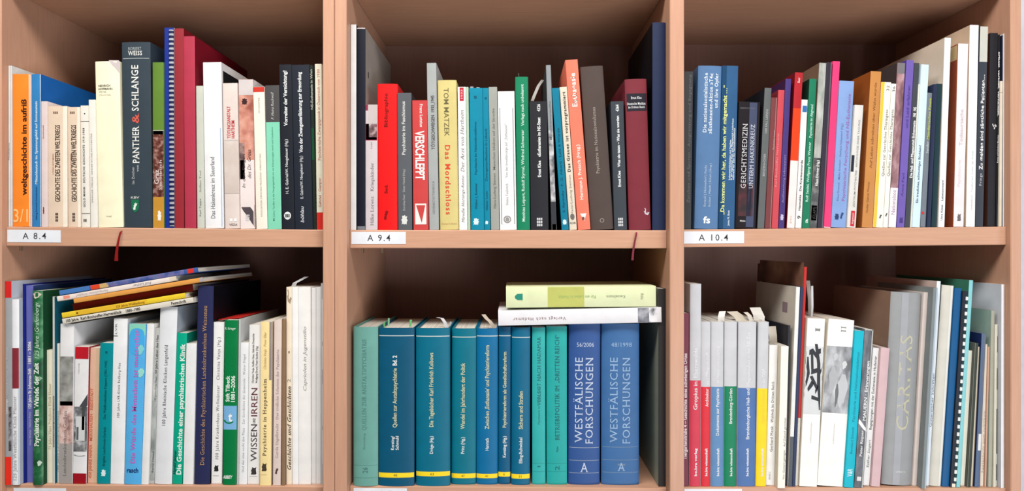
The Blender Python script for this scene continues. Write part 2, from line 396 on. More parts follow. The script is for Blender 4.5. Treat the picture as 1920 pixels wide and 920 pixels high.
# ------------------------------------------------------------------ books: data first, then packed so that none overlaps its neighbour
DEBUG = False
def bk(xlb, xrb, xlt, ytop, col, label, *parts, yb=None, yf=None, d=None, r=0.0, hard=False, sl=None, sr=None, pages=True, name=None, pg=None, cat='book'):
    cur.append(dict(xlb=xlb, xrb=xrb, xlt=xlt, ytop=ytop, col=col, label=label, parts=parts, yb=yb, yf=yf, d=d, r=r, hard=hard, sl=sl, sr=sr, pages=pg or (PAGES if pages else None), name=name, cat=cat))
def pack(row, bay, lst, group):
    x0, x1, _ = BAYS[bay]; l, rr = TOPS[(row, bay)]
    for b in lst:
        base = l + (rr - l) * ((X((b['xlb'] + b['xrb']) / 2) - x0) / (x1 - x0)); b['base'] = base
        if b['yf'] is None:
            if row == 'low' and b['yb']: b['yf'] = max(-0.003, min(.012, D * ((base - 460) / (b['yb'] - 460) - 1)))
            elif row == 'low': b['yf'] = .006 + random.uniform(-.003, .003)
            else: b['yf'] = 0.004 + random.uniform(-.0015, .0015)
        y = b['yf']; zs_ = Z(base)
        b['L'] = [X(b['xlb'], y), X(b['xlt'], y)]; dx = (b['xrb'] - b['xlb']); b['R'] = [X(b['xrb'], y), X(b['xlt'] + dx, y)]
        b['h'] = Z(b['ytop'], y) - zs_
        if b['d'] is None: b['d'] = (.135 if b['h'] < .22 else .165 if b['h'] < .25 else .20) + random.uniform(-.004, .004)
        b['d'] = min(b['d'], BD - .004 - y)
    g = 0.00012
    for it in range(160):
        worst = 0
        for b in lst:          # stay between the uprights
            for i in (0, 1):
                o = x0 + .0004 - b['L'][i]
                if o > 0: b['L'][i] += o; b['R'][i] += o * .8
                o = b['R'][i] - (x1 - .0004)
                if o > 0: b['R'][i] -= o; b['L'][i] -= o * .8
        for a, c in zip(lst, lst[1:]):
            h = min(a['h'], c['h']); wa = a['R'][0] - a['L'][0]; wc = c['R'][0] - c['L'][0]; fa = wa / (wa + wc)
            for lv in (0, 1):
                ta, tc = (h * lv / a['h'], h * lv / c['h'])
                ra = a['R'][0] + (a['R'][1] - a['R'][0]) * ta; lc = c['L'][0] + (c['L'][1] - c['L'][0]) * tc
                o = ra - lc + g
                if o > 0:
                    worst = max(worst, o); sh = .25; mv = (1 - sh) / 2
                    a['R'][lv] -= o * (mv + sh * fa); a['L'][lv] -= o * mv
                    c['L'][lv] += o * (mv + sh * (1 - fa)); c['R'][lv] += o * mv
        for b in lst:          # a book keeps one width
            w = min(b['R'][0] - b['L'][0], b['R'][1] - b['L'][1])
            for i in (0, 1):
                e = b['R'][i] - b['L'][i] - w
                b['L'][i] += e / 2; b['R'][i] -= e / 2
        if worst < 2e-5: break
    if worst > 1e-4: print('UNPACKED', row, bay, worst)
    for b in lst:
        y = b['yf']; w = max(0.0012, min(b['R'][0] - b['L'][0], b['R'][1] - b['L'][1]))
        want = (b['xrb'] - b['xlb']) * K
        if DEBUG and (w < want * .72 or abs((b['L'][0] + b['R'][0]) / 2 - X((b['xlb'] + b['xrb']) / 2, y)) > 4 * K): print('SQUEEZED %s %.1f -> %.1f px, moved %.1f' % (b['label'], want / K, w / K, ((b['L'][0] + b['R'][0]) / 2 - X((b['xlb'] + b['xrb']) / 2, y)) / K))
        cb = (b['L'][0] + b['R'][0]) / 2; ct = (b['L'][1] + b['R'][1]) / 2
        ang = math.atan2(ct - cb, b['h']); w *= math.cos(ang); hh = b['h'] / math.cos(ang) - w * abs(math.tan(ang)) * .5
        zb = min(shelf_z(row, bay, cb - w / 2), shelf_z(row, bay, cb + w / 2)); zb = shelf_z(row, bay, cb) + abs(math.sin(ang)) * w / 2 + abs(shelf_z(row, bay, cb + w / 2) - shelf_z(row, bay, cb)) + .0001
        root = empty(b['name'] or ('hardcover_book' if b['hard'] else 'paperback_book'), (cb, y, zb), ang)
        tag(root, b['label'], b['cat'], group)
        ca = math.cos(ang)
        along = (lambda zb_, y_, c_: (lambda a: (Z(a, y_) - zb_) / c_))(zb, y, ca)
        yfix[0] = y + .0008
        Book(root.name, w, hh, b['d'], b['col'], b['r'] * .001, b['hard'], b['sl'], b['sr'], root, along, b['parts'], b['pages'])
def hbook(name, xa, ya, xb, yb_, thick, col, label, *parts, d=.15, yf=0.0, r=0.0, hard=False, group=None, top=None):
    """a book lying on its side, spine to the front, its lower edge running from (xa, ya) to (xb, yb_) in the picture"""
    y = yf; p0 = Vector((X(xa, y), 0, Z(ya, y))); p1 = Vector((X(xb, y), 0, Z(yb_, y))); L = (p1 - p0).length
    el = math.atan2(p1.z - p0.z, p1.x - p0.x); w = thick * K
    up = Vector((-math.sin(el), 0, math.cos(el)))
    o = p0 + up * (w / 2)
    root = empty(name, (o.x, y, o.z), math.pi / 2 - el); tag(root, label, 'book', group)
    along = lambda a: (X(a, y) - o.x) / math.cos(el)
    Book(name, w, L, d, col, r * .001, hard, top, None, root, along, parts, PAGES)
    return root
def slip(label, path, wpx, col, y, turn=0.0, name='paper_slip', cat='bookmark', group=None, thick=.00025):
    """a loose strip of paper standing out of a book: path of (px, py, dy) points, width wpx; turn swings it from facing front"""
    c, s_ = math.cos(turn), math.sin(turn); hw = wpx * K / 2; v = []; f = []
    x0, z0 = X(path[-1][0], y), Z(path[-1][1], y)
    for px, py, dy in path:
        x, z = X(px, y) - x0, Z(py, y) - z0
        for sg in (-1, 1):
            v.append((x + sg * hw * c, dy + sg * hw * s_, z)); v.append((x + sg * hw * c - s_ * thick, dy + sg * hw * s_ + c * thick, z))
    n = len(path)
    for i in range(n - 1):
        a = 4 * i; b = a + 4
        f += [(a, a + 2, b + 2, b), (a + 1, b + 1, b + 3, a + 3), (a, b, b + 1, a + 1), (a + 2, a + 3, b + 3, b + 2)]
    f += [(0, 1, 3, 2), (4 * n - 4, 4 * n - 2, 4 * n - 1, 4 * n - 3)]
    o = link(name, v, f, col); o.location = (x0, y, z0); tag(o, label, cat, group)
    return o

WH = (236, 236, 234); CR = (238, 232, 205); BL = (30, 31, 36); GR = (150, 154, 155); TXT = (50, 48, 48); LT = (225, 228, 230); MG = (120, 118, 118)

# ================================================================== shelf A 8.4
cur = []
bk(12, 18, 9, 123, (222, 222, 218), 'thin off-white book at the far left end of shelf A 8.4', T('Psychiatrie', 300, 268, .5, 2.2, MG), d=.21)
bk(18.3, 22.5, 15.5, 123, (214, 214, 212), 'thin pale grey book standing left of the orange book', sr=(205, 202, 200), d=.11)
bk(22, 56, 24, 139, (243, 136, 44), 'orange paperback lettered weltgeschichte im aufriß, with 3/1 at the foot', T('weltgeschichte im aufriß', 366, 186, .66, 9.5, (70, 32, 22), 'B'),
   H('3/1', 404, .46, .82, 24, (255, 196, 130), '', 'volume_number'), P(.94, 1, 139, 430, (250, 215, 185), 'cover_edge'), d=.15)
bk(56.3, 59.6, 53, 140, (222, 190, 180), 'narrow pinkish booklet squeezed between the orange and the blue book')
bk(59.8, 77, 59, 139, (52, 126, 186), 'blue paperback right of the orange one, its blue cover rising behind beige books', T('Mitteldeutsch im Spannungsfeld auf Sonnenstein', 345, 190, .5, 4.4, (215, 232, 245), 'b'),
   T('Stiftung Sächsische Gedenkstätten', 412, 350, .5, 3, (16, 50, 96), ''), P(.93, 1, 139, 430, (205, 214, 222), 'cover_edge'), sr=(20, 90, 165), d=.21)
bk(77.3, 89.5, 77.5, 190, (222, 204, 203), 'pale pink paperback with small brown mark, beside the blue book', T('Gesundheitspolitik', 260, 234, .35, 2.8, (150, 120, 120)), G('knot', 394, .4, 3, (130, 50, 40), hgt=14), d=.12)
def dtv(xlb, xrb, xlt, ytop, label):
    bk(xlb, xrb, xlt, ytop, (226, 204, 182), label, T('GESCHICHTE DES ZWEITEN WELTKRIEGS', 378, 234, .5, 9, (60, 46, 42), 'b'), T('LOTHAR GRUCHMANN', 327, 288, .27, 3, (190, 140, 120), name='author'),
       G('blocks', 407, .45, 5, (70, 55, 50), hgt=16), G('blocks', 211, .4, 9, (130, 105, 90), hgt=4), P(.78, 1, ytop, 430, (240, 232, 216), 'pale_stripe'), d=.12)
dtv(90, 126.5, 89, 199, 'beige paperback, condensed black title on world war history, left and wider of two alike')
dtv(128, 151.5, 126, 201, 'beige paperback, condensed black title on world war history, right and narrower of two alike')
bk(153, 169.3, 150.5, 198, (232, 228, 218), 'white paperback with ruled frame and title DEUTSCHE GESCHICHTE', T('GOLO MANN · DEUTSCHE GESCHICHTE 1919-1958', 388, 240, .36, 3.6, (40, 40, 40), 'bw'),
   P(0.03, 1, 399.6, 400.6, (60, 60, 58), 'rule'), P(0.03, 1, 227, 228, (60, 60, 58), 'rule'), G('blocks', 413, .42, 6, (90, 70, 60), hgt=5), G('disc', 213, .5, 2.5, (60, 60, 60)), d=.115)
bk(170, 182.3, 166, 187, (234, 231, 222), 'thin white paperback just left of the thick cream book', T('SPRINGER VERLAG · KINDER IN DER PSYCHIATRIE', 380, 250, .35, 2.6, (165, 160, 150)), d=.12)
bk(184.5, 230, 177, 115, (246, 240, 208), 'thick cream book with small HEINRICH HOFFMANN lettering and a grey corner', G('corner', 125, .8, 19, (196, 184, 186), 'corner_patch', 24),
   H('HEINRICH', 160.5, .38, .5, 4, (70, 70, 74), 'b', 'author'), H('HOFFMANN', 166.5, .42, .58, 4, (70, 70, 74), 'b', 'author'), H('PETER', 172, .32, .3, 3.2, (160, 160, 150)), H('STRUWWEL', 178, .4, .5, 3.2, (175, 172, 160)),
   H('Insel', 405, .45, .2, 3, (150, 145, 120), name='publisher'), r=2.2, d=.15)
bk(231.5, 285, 227, 79, (52, 64, 74), 'thick dark slate hardcover lettered PANTHER & SCHLANGE, green crest at the foot', H('NORBERT', 91, .47, .46, 5.5, (170, 176, 178), 's', 'author'), H('WEISS', 99.5, .48, .5, 8, (222, 224, 220), 'S', 'author'),
   P(.04, .96, 108.6, 109.8, (150, 158, 160), 'rule'), T('PANTHER', 306, 236, .47, 12, (226, 226, 222), 'S'), T('&', 231, 212, .47, 12.5, (220, 92, 76), 'S'), T('SCHLANGE', 208, 122, .47, 12.5, (226, 226, 222), 'S'),
   T('Im Zeichen', 345, 313, .36, 4.5, (200, 202, 200), 's'), T('von', 322, 309, .52, 4.5, (200, 202, 200), 's'), G('shield', 386, .42, 16, (28, 112, 78), 'crest', 24), G('cat', 386, .42, 10, (225, 235, 228), 'crest_animal', 14, eps=.0005),
   H('KBV', 370, .42, .3, 4, (200, 205, 200), 'b', 'publisher'), RIBBON(.04, 488, (140, 25, 25), True), r=2.5, hard=True, d=.16, yf=.006)
bk(287, 308, 286.5, 117, (96, 132, 50), 'green topped paperback with brown picture band and ochre foot, left of comb-bound report', P(0, 1, 245, 369, pic(((60, 28, 20), (110, 55, 45), (170, 140, 130)), 130), 'cover_picture'), P(0, 1, 244, 252, (190, 190, 180), 'band'),
   P(0, 1, 369, 430, (196, 142, 52), 'band'), G('knot', 404, .6, 8, (240, 236, 225), hgt=20), T('Graz', 345, 318, .35, 8, (215, 200, 195), 'b'), T('Stadtbuch', 356, 300, .7, 5, (210, 190, 185), ''), d=.14)
bk(308.6, 326.5, 307, 52, (26, 52, 140), 'tall blue comb-bound report rising left of the maroon folders', P(.02, .5, 52, 428, (22, 48, 142), 'spine_strip'), COMB(.5, 1.0, 56, 424, (20, 30, 70), (176, 178, 186)), d=.21, sl=(30, 55, 140), sr=(190, 190, 196), name='comb_bound_report', cat='report')
bk(327, 345, 329, 53.5, (150, 42, 52), 'tall dark maroon folder, taller of the two beside the comb-bound report', sr=(122, 14, 30), d=.21, name='thesis_folder', r=.8)
bk(345.6, 368, 341, 68, (176, 54, 76), 'crimson folder with smooth round back, right of the taller maroon folder', sr=(120, 14, 34), d=.21, r=1.2, name='thesis_folder')
bk(369.5, 383.5, 367, 161, (198, 201, 190), 'narrow grey-green paperback between the crimson folder and a white book', T('Karl Teppe', 405, 372, .45, 3.2, MG), T('Stillen Tod', 360, 320, .5, 3.2, (140, 138, 132)), d=.12)
bk(385, 420, 379, 117, (233, 234, 236), 'wide white book lettered Das Hakenkreuz im Sauerland', T('Das Hakenkreuz im Sauerland', 409, 294, .43, 8, (118, 120, 124)), P(.88, .93, 240, 425, (170, 190, 215), 'thin_stripe'), SIDE(1, .006, .19, 500, 131, (24, 22, 26)), sr=(200, 196, 198), d=.2)
bk(422, 450, 417, 156, (222, 208, 202), 'greyish pink paperback with TÖTUNGSANSTALT HARTHEIM in red', T('TÖTUNGSANSTALT', 259, 199, .38, 6, (205, 70, 70), 'b'), T('HARTHEIM', 259, 226, .66, 6, (205, 70, 70), 'b'), P(0, 1, 262, 264, (190, 180, 176), 'rule'), P(0, 1, 362, 363, (170, 160, 156), 'rule'),
   P(0, 1, 264, 362, pic(((200, 186, 178), (208, 194, 186), (220, 208, 202)), 25), 'cover_picture'), G('square', 412, .42, 5, (248, 246, 242)), G('square', 412, .7, 5, (248, 246, 242)), H('VEZA', 421, .56, .55, 4, (110, 100, 98), 'b', 'publisher'), d=.15)
bk(450.5, 478.5, 448, 149, pic(((150, 80, 65), (205, 140, 122), (232, 180, 162)), 34), 'paperback with a close-up face photograph, italic title des Dr. Gross', P(.0, 1, 149, 178, (205, 196, 196), 'band'), G('knot', 190, .4, 12, (60, 35, 35), 'eye_print', 12), P(.0, 1, 300, 429, (232, 220, 218), 'band'),
   P(0, .35, 268, 336, pic(((40, 30, 32), (110, 85, 85), (190, 160, 150)), 60), 'cover_picture'), T('In den Fängen', 352, 288, .28, 5.5, (60, 45, 45), 'i'), T('des Dr. Gross', 334, 280, .66, 6.5, (60, 48, 50), 'i'),
   G('corner', 405, .5, 27, (78, 70, 76), 'dark_corner', 42), G('blocks', 408, .5, 7, (200, 196, 200), hgt=12), sr=(190, 180, 182), d=.15)
bk(480.5, 502, 473, 163, (240, 232, 218), 'cream paperback with a red cap at its head, beside the face cover', P(0, 1, 163, 172.5, (200, 55, 42), 'red_cap'), T('PSYCHIATRIE', 212, 183, .5, 2.8, (150, 145, 140), 'w'), T('ASSOCIATION ZWISCHEN PROZESSEN VERNICHTUNG', 406, 288, .5, 3, (165, 160, 155), 'w'), d=.145)
bk(502.3, 528.5, 497, 160, (74, 72, 74), 'paperback with charcoal head and mint green lower spine', P(0, 1, 229, 430, (128, 208, 178), 'mint_band'), T('P. Heinz Rockwell', 224, 173, .5, 5, (190, 190, 188), 'i'), T('Mit Julius Tandler in die Vergangenheit wo sie Erinnerungen wach und Gedenken', 414, 238, .45, 3.2, (60, 130, 105)), d=.15)
bk(529, 552.6, 523, 121, (28, 32, 42), 'black paperback with bold white Vorreiter der Vernichtung? title', T('Vorreiter der Vernichtung?', 236, 132, .45, 6.5, LT, 'B'), T('H. E. Gabriel/W. Neugebauer (Hg.)', 363, 261, .45, 5, (200, 202, 205), 'b', 'author'), G('disc', 404, .45, 13, LT, 'emblem', 15), G('blocks', 404, .45, 8, BL, 'emblem_mark', 6, eps=.0006), d=.155)
bk(553, 587, 547.5, 121.5, (32, 38, 50), 'wider black paperback, white Von der Zwangssterilisierung zur Ermordung title', T('Von der Zwangssterilisierung zur Ermordung', 286, 135, .43, 6.5, LT, 'B'), T('E. Gabriel/W. Neugebauer (Hg.)', 372, 292, .42, 5, (195, 198, 202), 'b', 'author'), T('böhlau', 417, 386, .42, 6, (205, 208, 212), 'bi', 'publisher'), d=.155)
bk(587.3, 593.3, 579, 122, (28, 40, 34), 'very narrow black-green book near the right end of shelf A 8.4', T('NS-Euthanasie in Wien', 205, 130, .5, 4, (175, 175, 170), 'b'), P(0, 1, 240, 300, (12, 70, 40), 'green_patch'), d=.15)
bk(594, 607, 590, 120, (228, 224, 205), 'cream book with red foot at the right end of shelf A 8.4', P(0, 1, 398, 433, (215, 45, 35), 'red_foot'), T('Psychiatrische Zwangsgewalt in Österreich von 1930', 300, 130, .5, 5, (205, 120, 105), ''), T('Gabriel · Gamper', 388, 333, .5, 4.5, (205, 100, 90), '', 'author'), d=.15)
pack('up', 1, cur, 'books on the shelf marked A 8.4')

# ================================================================== shelf A 9.4
cur = []
bk(655.6, 667, 655.6, 46, (228, 226, 226), 'tall thin white spined folder against the left upright of shelf A 9.4', sl=BL, sr=BL, hard=True, d=.21)
bk(667.4, 684.5, 669, 52, (18, 22, 38), 'tall navy book second from the left upright, its grey cover showing', P(.1, .96, 424, 431, (120, 124, 132), 'clear_foot'), P(.04, .96, 51.5, 54, (190, 180, 180), 'cap'), SIDE(1, .018, .026, 140, 128, (80, 78, 76), 'cover_mark'), sr=(158, 150, 144), r=1.5, d=.22)
bk(684.8, 707.5, 685.5, 196, (206, 196, 200), 'lilac-grey paperback with photo band, lettered Kriegskinder', P(0, .22, 196, 207, (140, 50, 75), 'band'), P(.22, 1, 196, 232, (196, 186, 186), 'band'), P(0, 1, 232, 262, pic(((60, 55, 55), (120, 85, 90), (190, 170, 170)), 110), 'cover_picture'), P(0, .3, 232, 262, (150, 30, 60), 'band'), P(0, 1, 257, 263, (165, 40, 70), 'band'),
   T('Hilke Lorenz', 422, 368, .56, 6, (130, 122, 126), 's', 'author'), T('Kriegskinder', 358, 305, .56, 6, (130, 122, 126), 's'), T('List', 278, 266, .5, 3, (140, 130, 134)), d=.135)
bk(708, 746, 706, 157, (236, 20, 22), 'thick bright red round-backed book lettered Bibliographie', T('Bibliographie', 238, 175, .42, 6.5, (120, 8, 12), 'b'), T('Beck', 362, 346, .42, 6, (120, 8, 12), 'b', 'publisher'), G('cat', 402, .42, 10, (130, 8, 14), hgt=19), sr=(205, 24, 30), r=3.2, d=.15)
bk(746.8, 773, 745, 174, (88, 92, 98), 'slate grey paperback lettered Psychiatrie im Faschismus', T('Psychiatrie im Faschismus', 290, 190, .42, 6, (215, 216, 215), 'b'), T('Dorothee Roer · Dieter Henkel (Hrsg.)', 395, 317, .42, 4, (170, 172, 172), 'b', 'author'), G('knot', 412, .45, 13, (220, 220, 218), hgt=18), sr=(42, 34, 38), d=.14)
bk(775, 803.6, 773, 188, (200, 68, 68), 'dull red book with tall white VERSCHLEPPT reading downwards', T('VERSCHLEPPT', 245, 337, .48, 16, (240, 236, 232), 'B'), T('Franz Lutzius', 195, 238, .6, 5.5, (240, 225, 222), 'b', 'author'), G('square', 401, .5, 21, (238, 230, 226), 'emblem', 39), G('tri', 401, .5, 17, (200, 68, 68), 'emblem_mark', 33, eps=.0006), H('Zweite', 386, .5, .5, 4, (238, 230, 226), 'b', 'publisher'), d=.135)
bk(805, 823, 799.5, 118, (164, 168, 168), 'tall grey paperback lettered totgeschwiegen 1933_1945', T('TÖTGESCHWIEGEN  1933_1945', 280, 179, .55, 6, (80, 82, 84), 'b'), T('GEDENKSTÄTTENBUCH', 401, 340, .5, 4, (128, 130, 130), 'w'), sr=(150, 148, 150), d=.165)
bk(825, 860.5, 820, 150, (212, 197, 130), 'straw yellow round-backed book with TOM MATZEK and red Das Mordschloss', T('TOM MATZEK', 165, 255, .45, 9, (105, 98, 66), '', 'author'), T('Das Mordschloss', 272, 402, .47, 9.5, (214, 72, 48), 'bw'), H('Kremayr & Scheriau', 419, .5, .8, 3, (200, 150, 110), '', 'publisher'), r=3, d=.145)
bk(861, 876.6, 858, 163, (238, 236, 236), 'narrow white book with red label, italic Der Arzt von Hartheim', P(.25, .75, 164, 189, (188, 45, 62), 'red_label'), T('1933', 185, 168, .5, 3.2, (230, 180, 185), 'b'), T('Der Arzt von Hartheim', 322, 206, .5, 6.5, (125, 122, 122), 'si'), T('Mireille Horsinga-Renno', 417, 329, .5, 5, (130, 128, 128), 'si', 'author'), d=.14)
bk(877, 882, 873, 163, (176, 200, 178), 'very thin pale green booklet left of the two teal books', d=.14)
bk(883, 908, 880, 165, (0, 134, 164), 'wider teal paperback of a teal pair on shelf A 9.4', T('Psychiatrie im Nationalsozialismus', 327, 228, .42, 4, (10, 84, 110), 'b'), T('Walter J. Kestner', 392, 343, .42, 4, (10, 84, 110), 'b', 'author'), G('knot', 415, .4, 12, (210, 232, 238), hgt=13), G('blocks', 182, .45, 5, (10, 90, 120)), d=.145)
bk(908.3, 919.6, 905.3, 165, (0, 130, 160), 'narrower teal paperback right of the wider teal one', T('Zwangssterilisation in Lübeck', 340, 240, .45, 4, (10, 84, 110), 'b'), T('Günter Lucht', 394, 358, .45, 3.6, (10, 84, 110), 'b', 'author'), G('knot', 417, .4, 6.5, (210, 232, 238), hgt=7), G('blocks', 184, .5, 4, (10, 90, 120)), d=.145)
bk(920.5, 936.6, 915.3, 163, (158, 160, 154), 'grey paperback with dim dark lettering right of the teal pair', T('Hans-Ludwig Siemen', 390, 325, .5, 4.6, (110, 112, 108), '', 'author'), T('Menschen blieben auf der Strecke', 318, 203, .5, 4.6, (112, 114, 110)), d=.14)
bk(937.5, 969, 933, 171, (240, 240, 241), 'plain white paperback with a thin framed panel, left of the green book', P(.1, .9, 202, 420, (232, 232, 234), 'panel'), P(.1, .13, 202, 420, (205, 205, 208), 'rule'), P(.87, .9, 202, 420, (205, 205, 208), 'rule'),
   T('Heinz Faulstich', 384, 344, .45, 4.4, (135, 132, 130), 's', 'author'), T('Von der Irrenfürsorge zur „Euthanasie“', 333, 232, .45, 4.4, (120, 118, 116), 's'), G('ring', 411, .45, 14, (130, 128, 126)), G('knot', 411, .45, 9, (150, 148, 146), 'emblem_mark'), d=.15)
bk(970, 994, 966, 144, (18, 128, 90), 'green paperback with small white lettering along its whole spine', T('Matthias Leipert, Rudolf Styrnal, Winfried Schwarzer', 415, 243, .5, 5.2, (200, 228, 215), 'b', 'author'), T('Verlegt nach unbekannt', 236, 158, .52, 5.2, (200, 228, 215), 'b'), r=2, d=.15)
bk(995, 1029, 993.5, 190, (38, 38, 44), 'black paperback numbered 4326, Euthanasie im NS-Staat, white bookmark above', T('Ernst Klee', 332, 301, .52, 5.6, LT, 'B', 'author'), T('«Euthanasie» im NS-Staat', 294, 220, .52, 5.6, LT, 'B'), T('4326', 209, 195, .52, 5.6, LT, 'B', 'volume_number'), G('blocks', 416, .5, 10, (200, 202, 205), hgt=16), d=.125)
bk(1034.5, 1044, 1022.5, 122, (140, 146, 150), 'thin leaning book, grey above and a black and white photo below', P(0, 1, 244, 378, pic(((60, 60, 66), (150, 150, 155), (215, 215, 218)), 70), 'cover_picture'), P(0, 1, 378, 431, (52, 54, 62), 'band'), T('Menschenversuche', 262, 190, .5, 3.5, (100, 106, 112)), P(0, 1, 420, 431, (150, 152, 156), 'band'), d=.16, sl=(60, 62, 66), sr=(24, 24, 28))
bk(1053, 1066.6, 1034, 165, (0, 120, 150), 'leaning teal paperback between the photo spine and the cream one', T('S. Ravinsky · P. G. Alberti · Leid & Würde', 398, 240, .5, 4, (10, 80, 105), 'b'), G('knot', 416, .5, 9, (210, 232, 238), hgt=10), d=.14, sl=(14, 16, 24))
bk(1068, 1082, 1049, 163, (220, 208, 190), 'leaning cream paperback, typewriter title Das Grauen ist vorprogrammiert', T('Das Grauen ist vorprogrammiert', 322, 172, .5, 5.5, (66, 60, 56), 'Bw'), T('Hans-Ludwig Siemen', 402, 328, .5, 4, (150, 142, 132), '', 'author'), G('disc', 406, .5, 8, (110, 104, 100), hgt=12), H('FISCHER', 418, .5, .8, 3.4, (110, 102, 96), 'b', 'publisher'), d=.14)
bk(1084, 1107.5, 1059.5, 112, (236, 124, 100), 'salmon pink leaning book with white blackletter Euthanasie', T('Euthanasie', 200, 137, .5, 9, (246, 232, 226), 'k'), T('Hermann J. Pretsch (Hrsg.)', 374, 271, .47, 6, (246, 232, 226), 'b', 'author'), G('tri', 407, .5, 12, (244, 236, 230), hgt=14), G('knot', 409, .48, 6, (120, 70, 60), 'emblem_mark', 6, eps=.0006), d=.165)
bk(1108.5, 1151, 1088, 124, (80, 67, 63), 'thick dark brown leaning book lettered Psychiatrie im Nationalsozialismus', T('Psychiatrie im Nationalsozialismus', 325, 201, .46, 6, (170, 160, 152), 's'), G('ring', 413, .5, 8, (165, 155, 148)), r=3, d=.16)
bk(1152, 1176, 1145, 190, (60, 66, 74), 'slate paperback numbered 4364, lettered Was sie taten – Was sie wurden', T('Ernst Klee', 350, 320, .5, 5, LT, 'B', 'author'), T('Was sie taten – Was sie wurden', 313, 217, .5, 5, LT, 'B'), T('4364', 209, 196, .5, 5.6, LT, 'B', 'volume_number'), G('blocks', 416, .5, 9, (200, 202, 205), hgt=16), d=.125, sl=(50, 52, 60))
bk(1180, 1221, 1171.5, 148, (122, 44, 56), 'maroon round-backed book with a black label and a hanging ribbon', P(.06, .97, 175, 208, (36, 32, 44), 'black_label'), H('Ernst Klee', 183, .5, .48, 4.5, LT, 'S', 'author'), H('Deutsche Medizin', 194, .5, .84, 4.5, LT, 'S'), H('im Dritten Reich', 200.5, .5, .76, 4, LT, 'S'), G('swan', 397, .82, 11, (200, 190, 200), hgt=15), RIBBON(.33, 487, (120, 34, 52)), r=3.4, hard=True, d=.15, yf=.004)
bk(1224.5, 1250.5, 1229, 42, (34, 46, 80), 'very tall navy bound volume against the right upright of shelf A 9.4', sl=(8, 9, 18), r=2, hard=True, d=.22)  # left cover painted near-black for the shade inside the bay
pack('up', 2, cur, 'books on the shelf marked A 9.4')
slip('white paper slip standing out of the black book numbered 4326', [(998, 189, 0), (1003, 176, 0), (1010, 160, .002), (1018, 148, .006)], 6.5, (200, 196, 190), .02, .5)
slip('little paper tab above the wider teal book', [(884, 165.5, 0), (885, 162, .001)], 6, (150, 150, 158), .01, .3)
slip('little folded paper tab above the right part of the wider teal book', [(897, 165.5, 0), (896, 163, .001)], 6, (150, 150, 158), .012, .3)
slip('short dark marker tip above the green paperback on shelf A 9.4', [(973, 145, 0), (972, 137, .001)], 2, (60, 70, 62), .02, .4)

# ================================================================== shelf A 10.4
cur = []
bk(1279, 1296, 1283, 134, (64, 64, 66), 'dark grey book half hidden behind the left upright of shelf A 10.4', T('Zeichen und Spuren · Ausgrenzung und Begegnung', 380, 140, .62, 5, (110, 110, 112), 's'), d=.15, sr=(90, 80, 74))
bk(1302.5, 1346.5, 1310, 123.5, (86, 122, 166), 'wide mid-blue book lettered »Euthanasie«-Aktion »T4«', T('Die nationalsozialistische', 248, 137, .32, 6.5, (228, 234, 240), 'S'), T('»Euthanasie«-Aktion »T4«', 251, 137, .55, 6.5, (228, 234, 240), 'S'), T('und ihre Opfer', 202, 137, .78, 6.5, (228, 234, 240), 'S'),
   T('Rotzoll | Hohendorf | Fuchs', 387, 310, .4, 4, (190, 206, 224), 's', 'author'), T('Richter | Mundt | Eckart (Hrsg.)', 387, 306, .6, 4, (190, 206, 224), 's', 'author'), H('fs', 412, .5, .3, 12, (238, 240, 244), 'B', 'publisher'), r=3, d=.165)
bk(1347.5, 1377, 1355, 123.5, (46, 90, 134), 'blue book with yellow quotation title ending mitgemacht …', P(0, .27, 123, 432, (16, 66, 104), 'dark_stripe'), T('„Da kommen wir her, da haben wir mitgemacht …“', 402, 160, .2, 7, (226, 232, 140), 'b'),
   T('Lebenswirklichkeiten und Sterben', 337, 262, .6, 3.2, (215, 228, 238), 'b'), T('in der Lippischen Heil- und Pflegeanstalt Lindenhaus', 337, 222, .72, 3.2, (215, 228, 238), 'b'), T('während der Zeit des Nationalsozialismus', 337, 240, .84, 3.2, (215, 228, 238), 'b'), T('Jutta M. Bott', 423, 394, .6, 3.6, (215, 228, 238), 'b', 'author'), d=.16)
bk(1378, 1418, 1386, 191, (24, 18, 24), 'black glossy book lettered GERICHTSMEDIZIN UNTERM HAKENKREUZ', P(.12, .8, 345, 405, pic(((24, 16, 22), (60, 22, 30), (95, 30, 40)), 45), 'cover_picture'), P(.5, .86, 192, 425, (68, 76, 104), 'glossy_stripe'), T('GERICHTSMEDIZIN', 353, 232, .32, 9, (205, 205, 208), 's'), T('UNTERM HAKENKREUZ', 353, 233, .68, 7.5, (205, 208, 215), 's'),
   H('FRIEDRICH HERBER', 203, .42, .7, 3, (110, 112, 120), 's', 'author'), H('Militzke', 414, .35, .25, 3, (215, 215, 215), 'b', 'publisher'), r=2, hard=True, d=.15)
bk(1420, 1433, 1434, 165, (96, 101, 102), 'grey leaning spine right of the black glossy book, black cover side', T('BENZENHÖFER', 330, 288, .5, 4, (180, 182, 184), ''), T('DER FALL LEIPZIG', 250, 205, .5, 4, (180, 182, 184), ''), sl=(26, 24, 28), d=.14)
bk(1434, 1446, 1446, 183, (120, 62, 64), 'thin brown-maroon leaning spine, left of a rose red one', T('Psychiatrie heute', 280, 244, .75, 3, (200, 170, 165)), P(.8, 1, 183, 428, (160, 120, 118), 'edge'), d=.13)
bk(1446.5, 1459, 1460, 169, (200, 74, 84), 'rose red leaning paperback left of a deep purple spine', T('Karl Bonhoeffer Nervenarzt', 350, 250, .3, 3.6, (225, 150, 150)), d=.14, sl=(120, 40, 50))
bk(1459.5, 1470.5, 1472, 148, (70, 54, 120), 'deep purple leaning paperback right of the rose red one', T('Ausforschung Lebenswert', 380, 290, .5, 3.6, (150, 140, 190)), G('knot', 407, .5, 7, (190, 185, 215), hgt=12), sl=(60, 28, 66), d=.155)
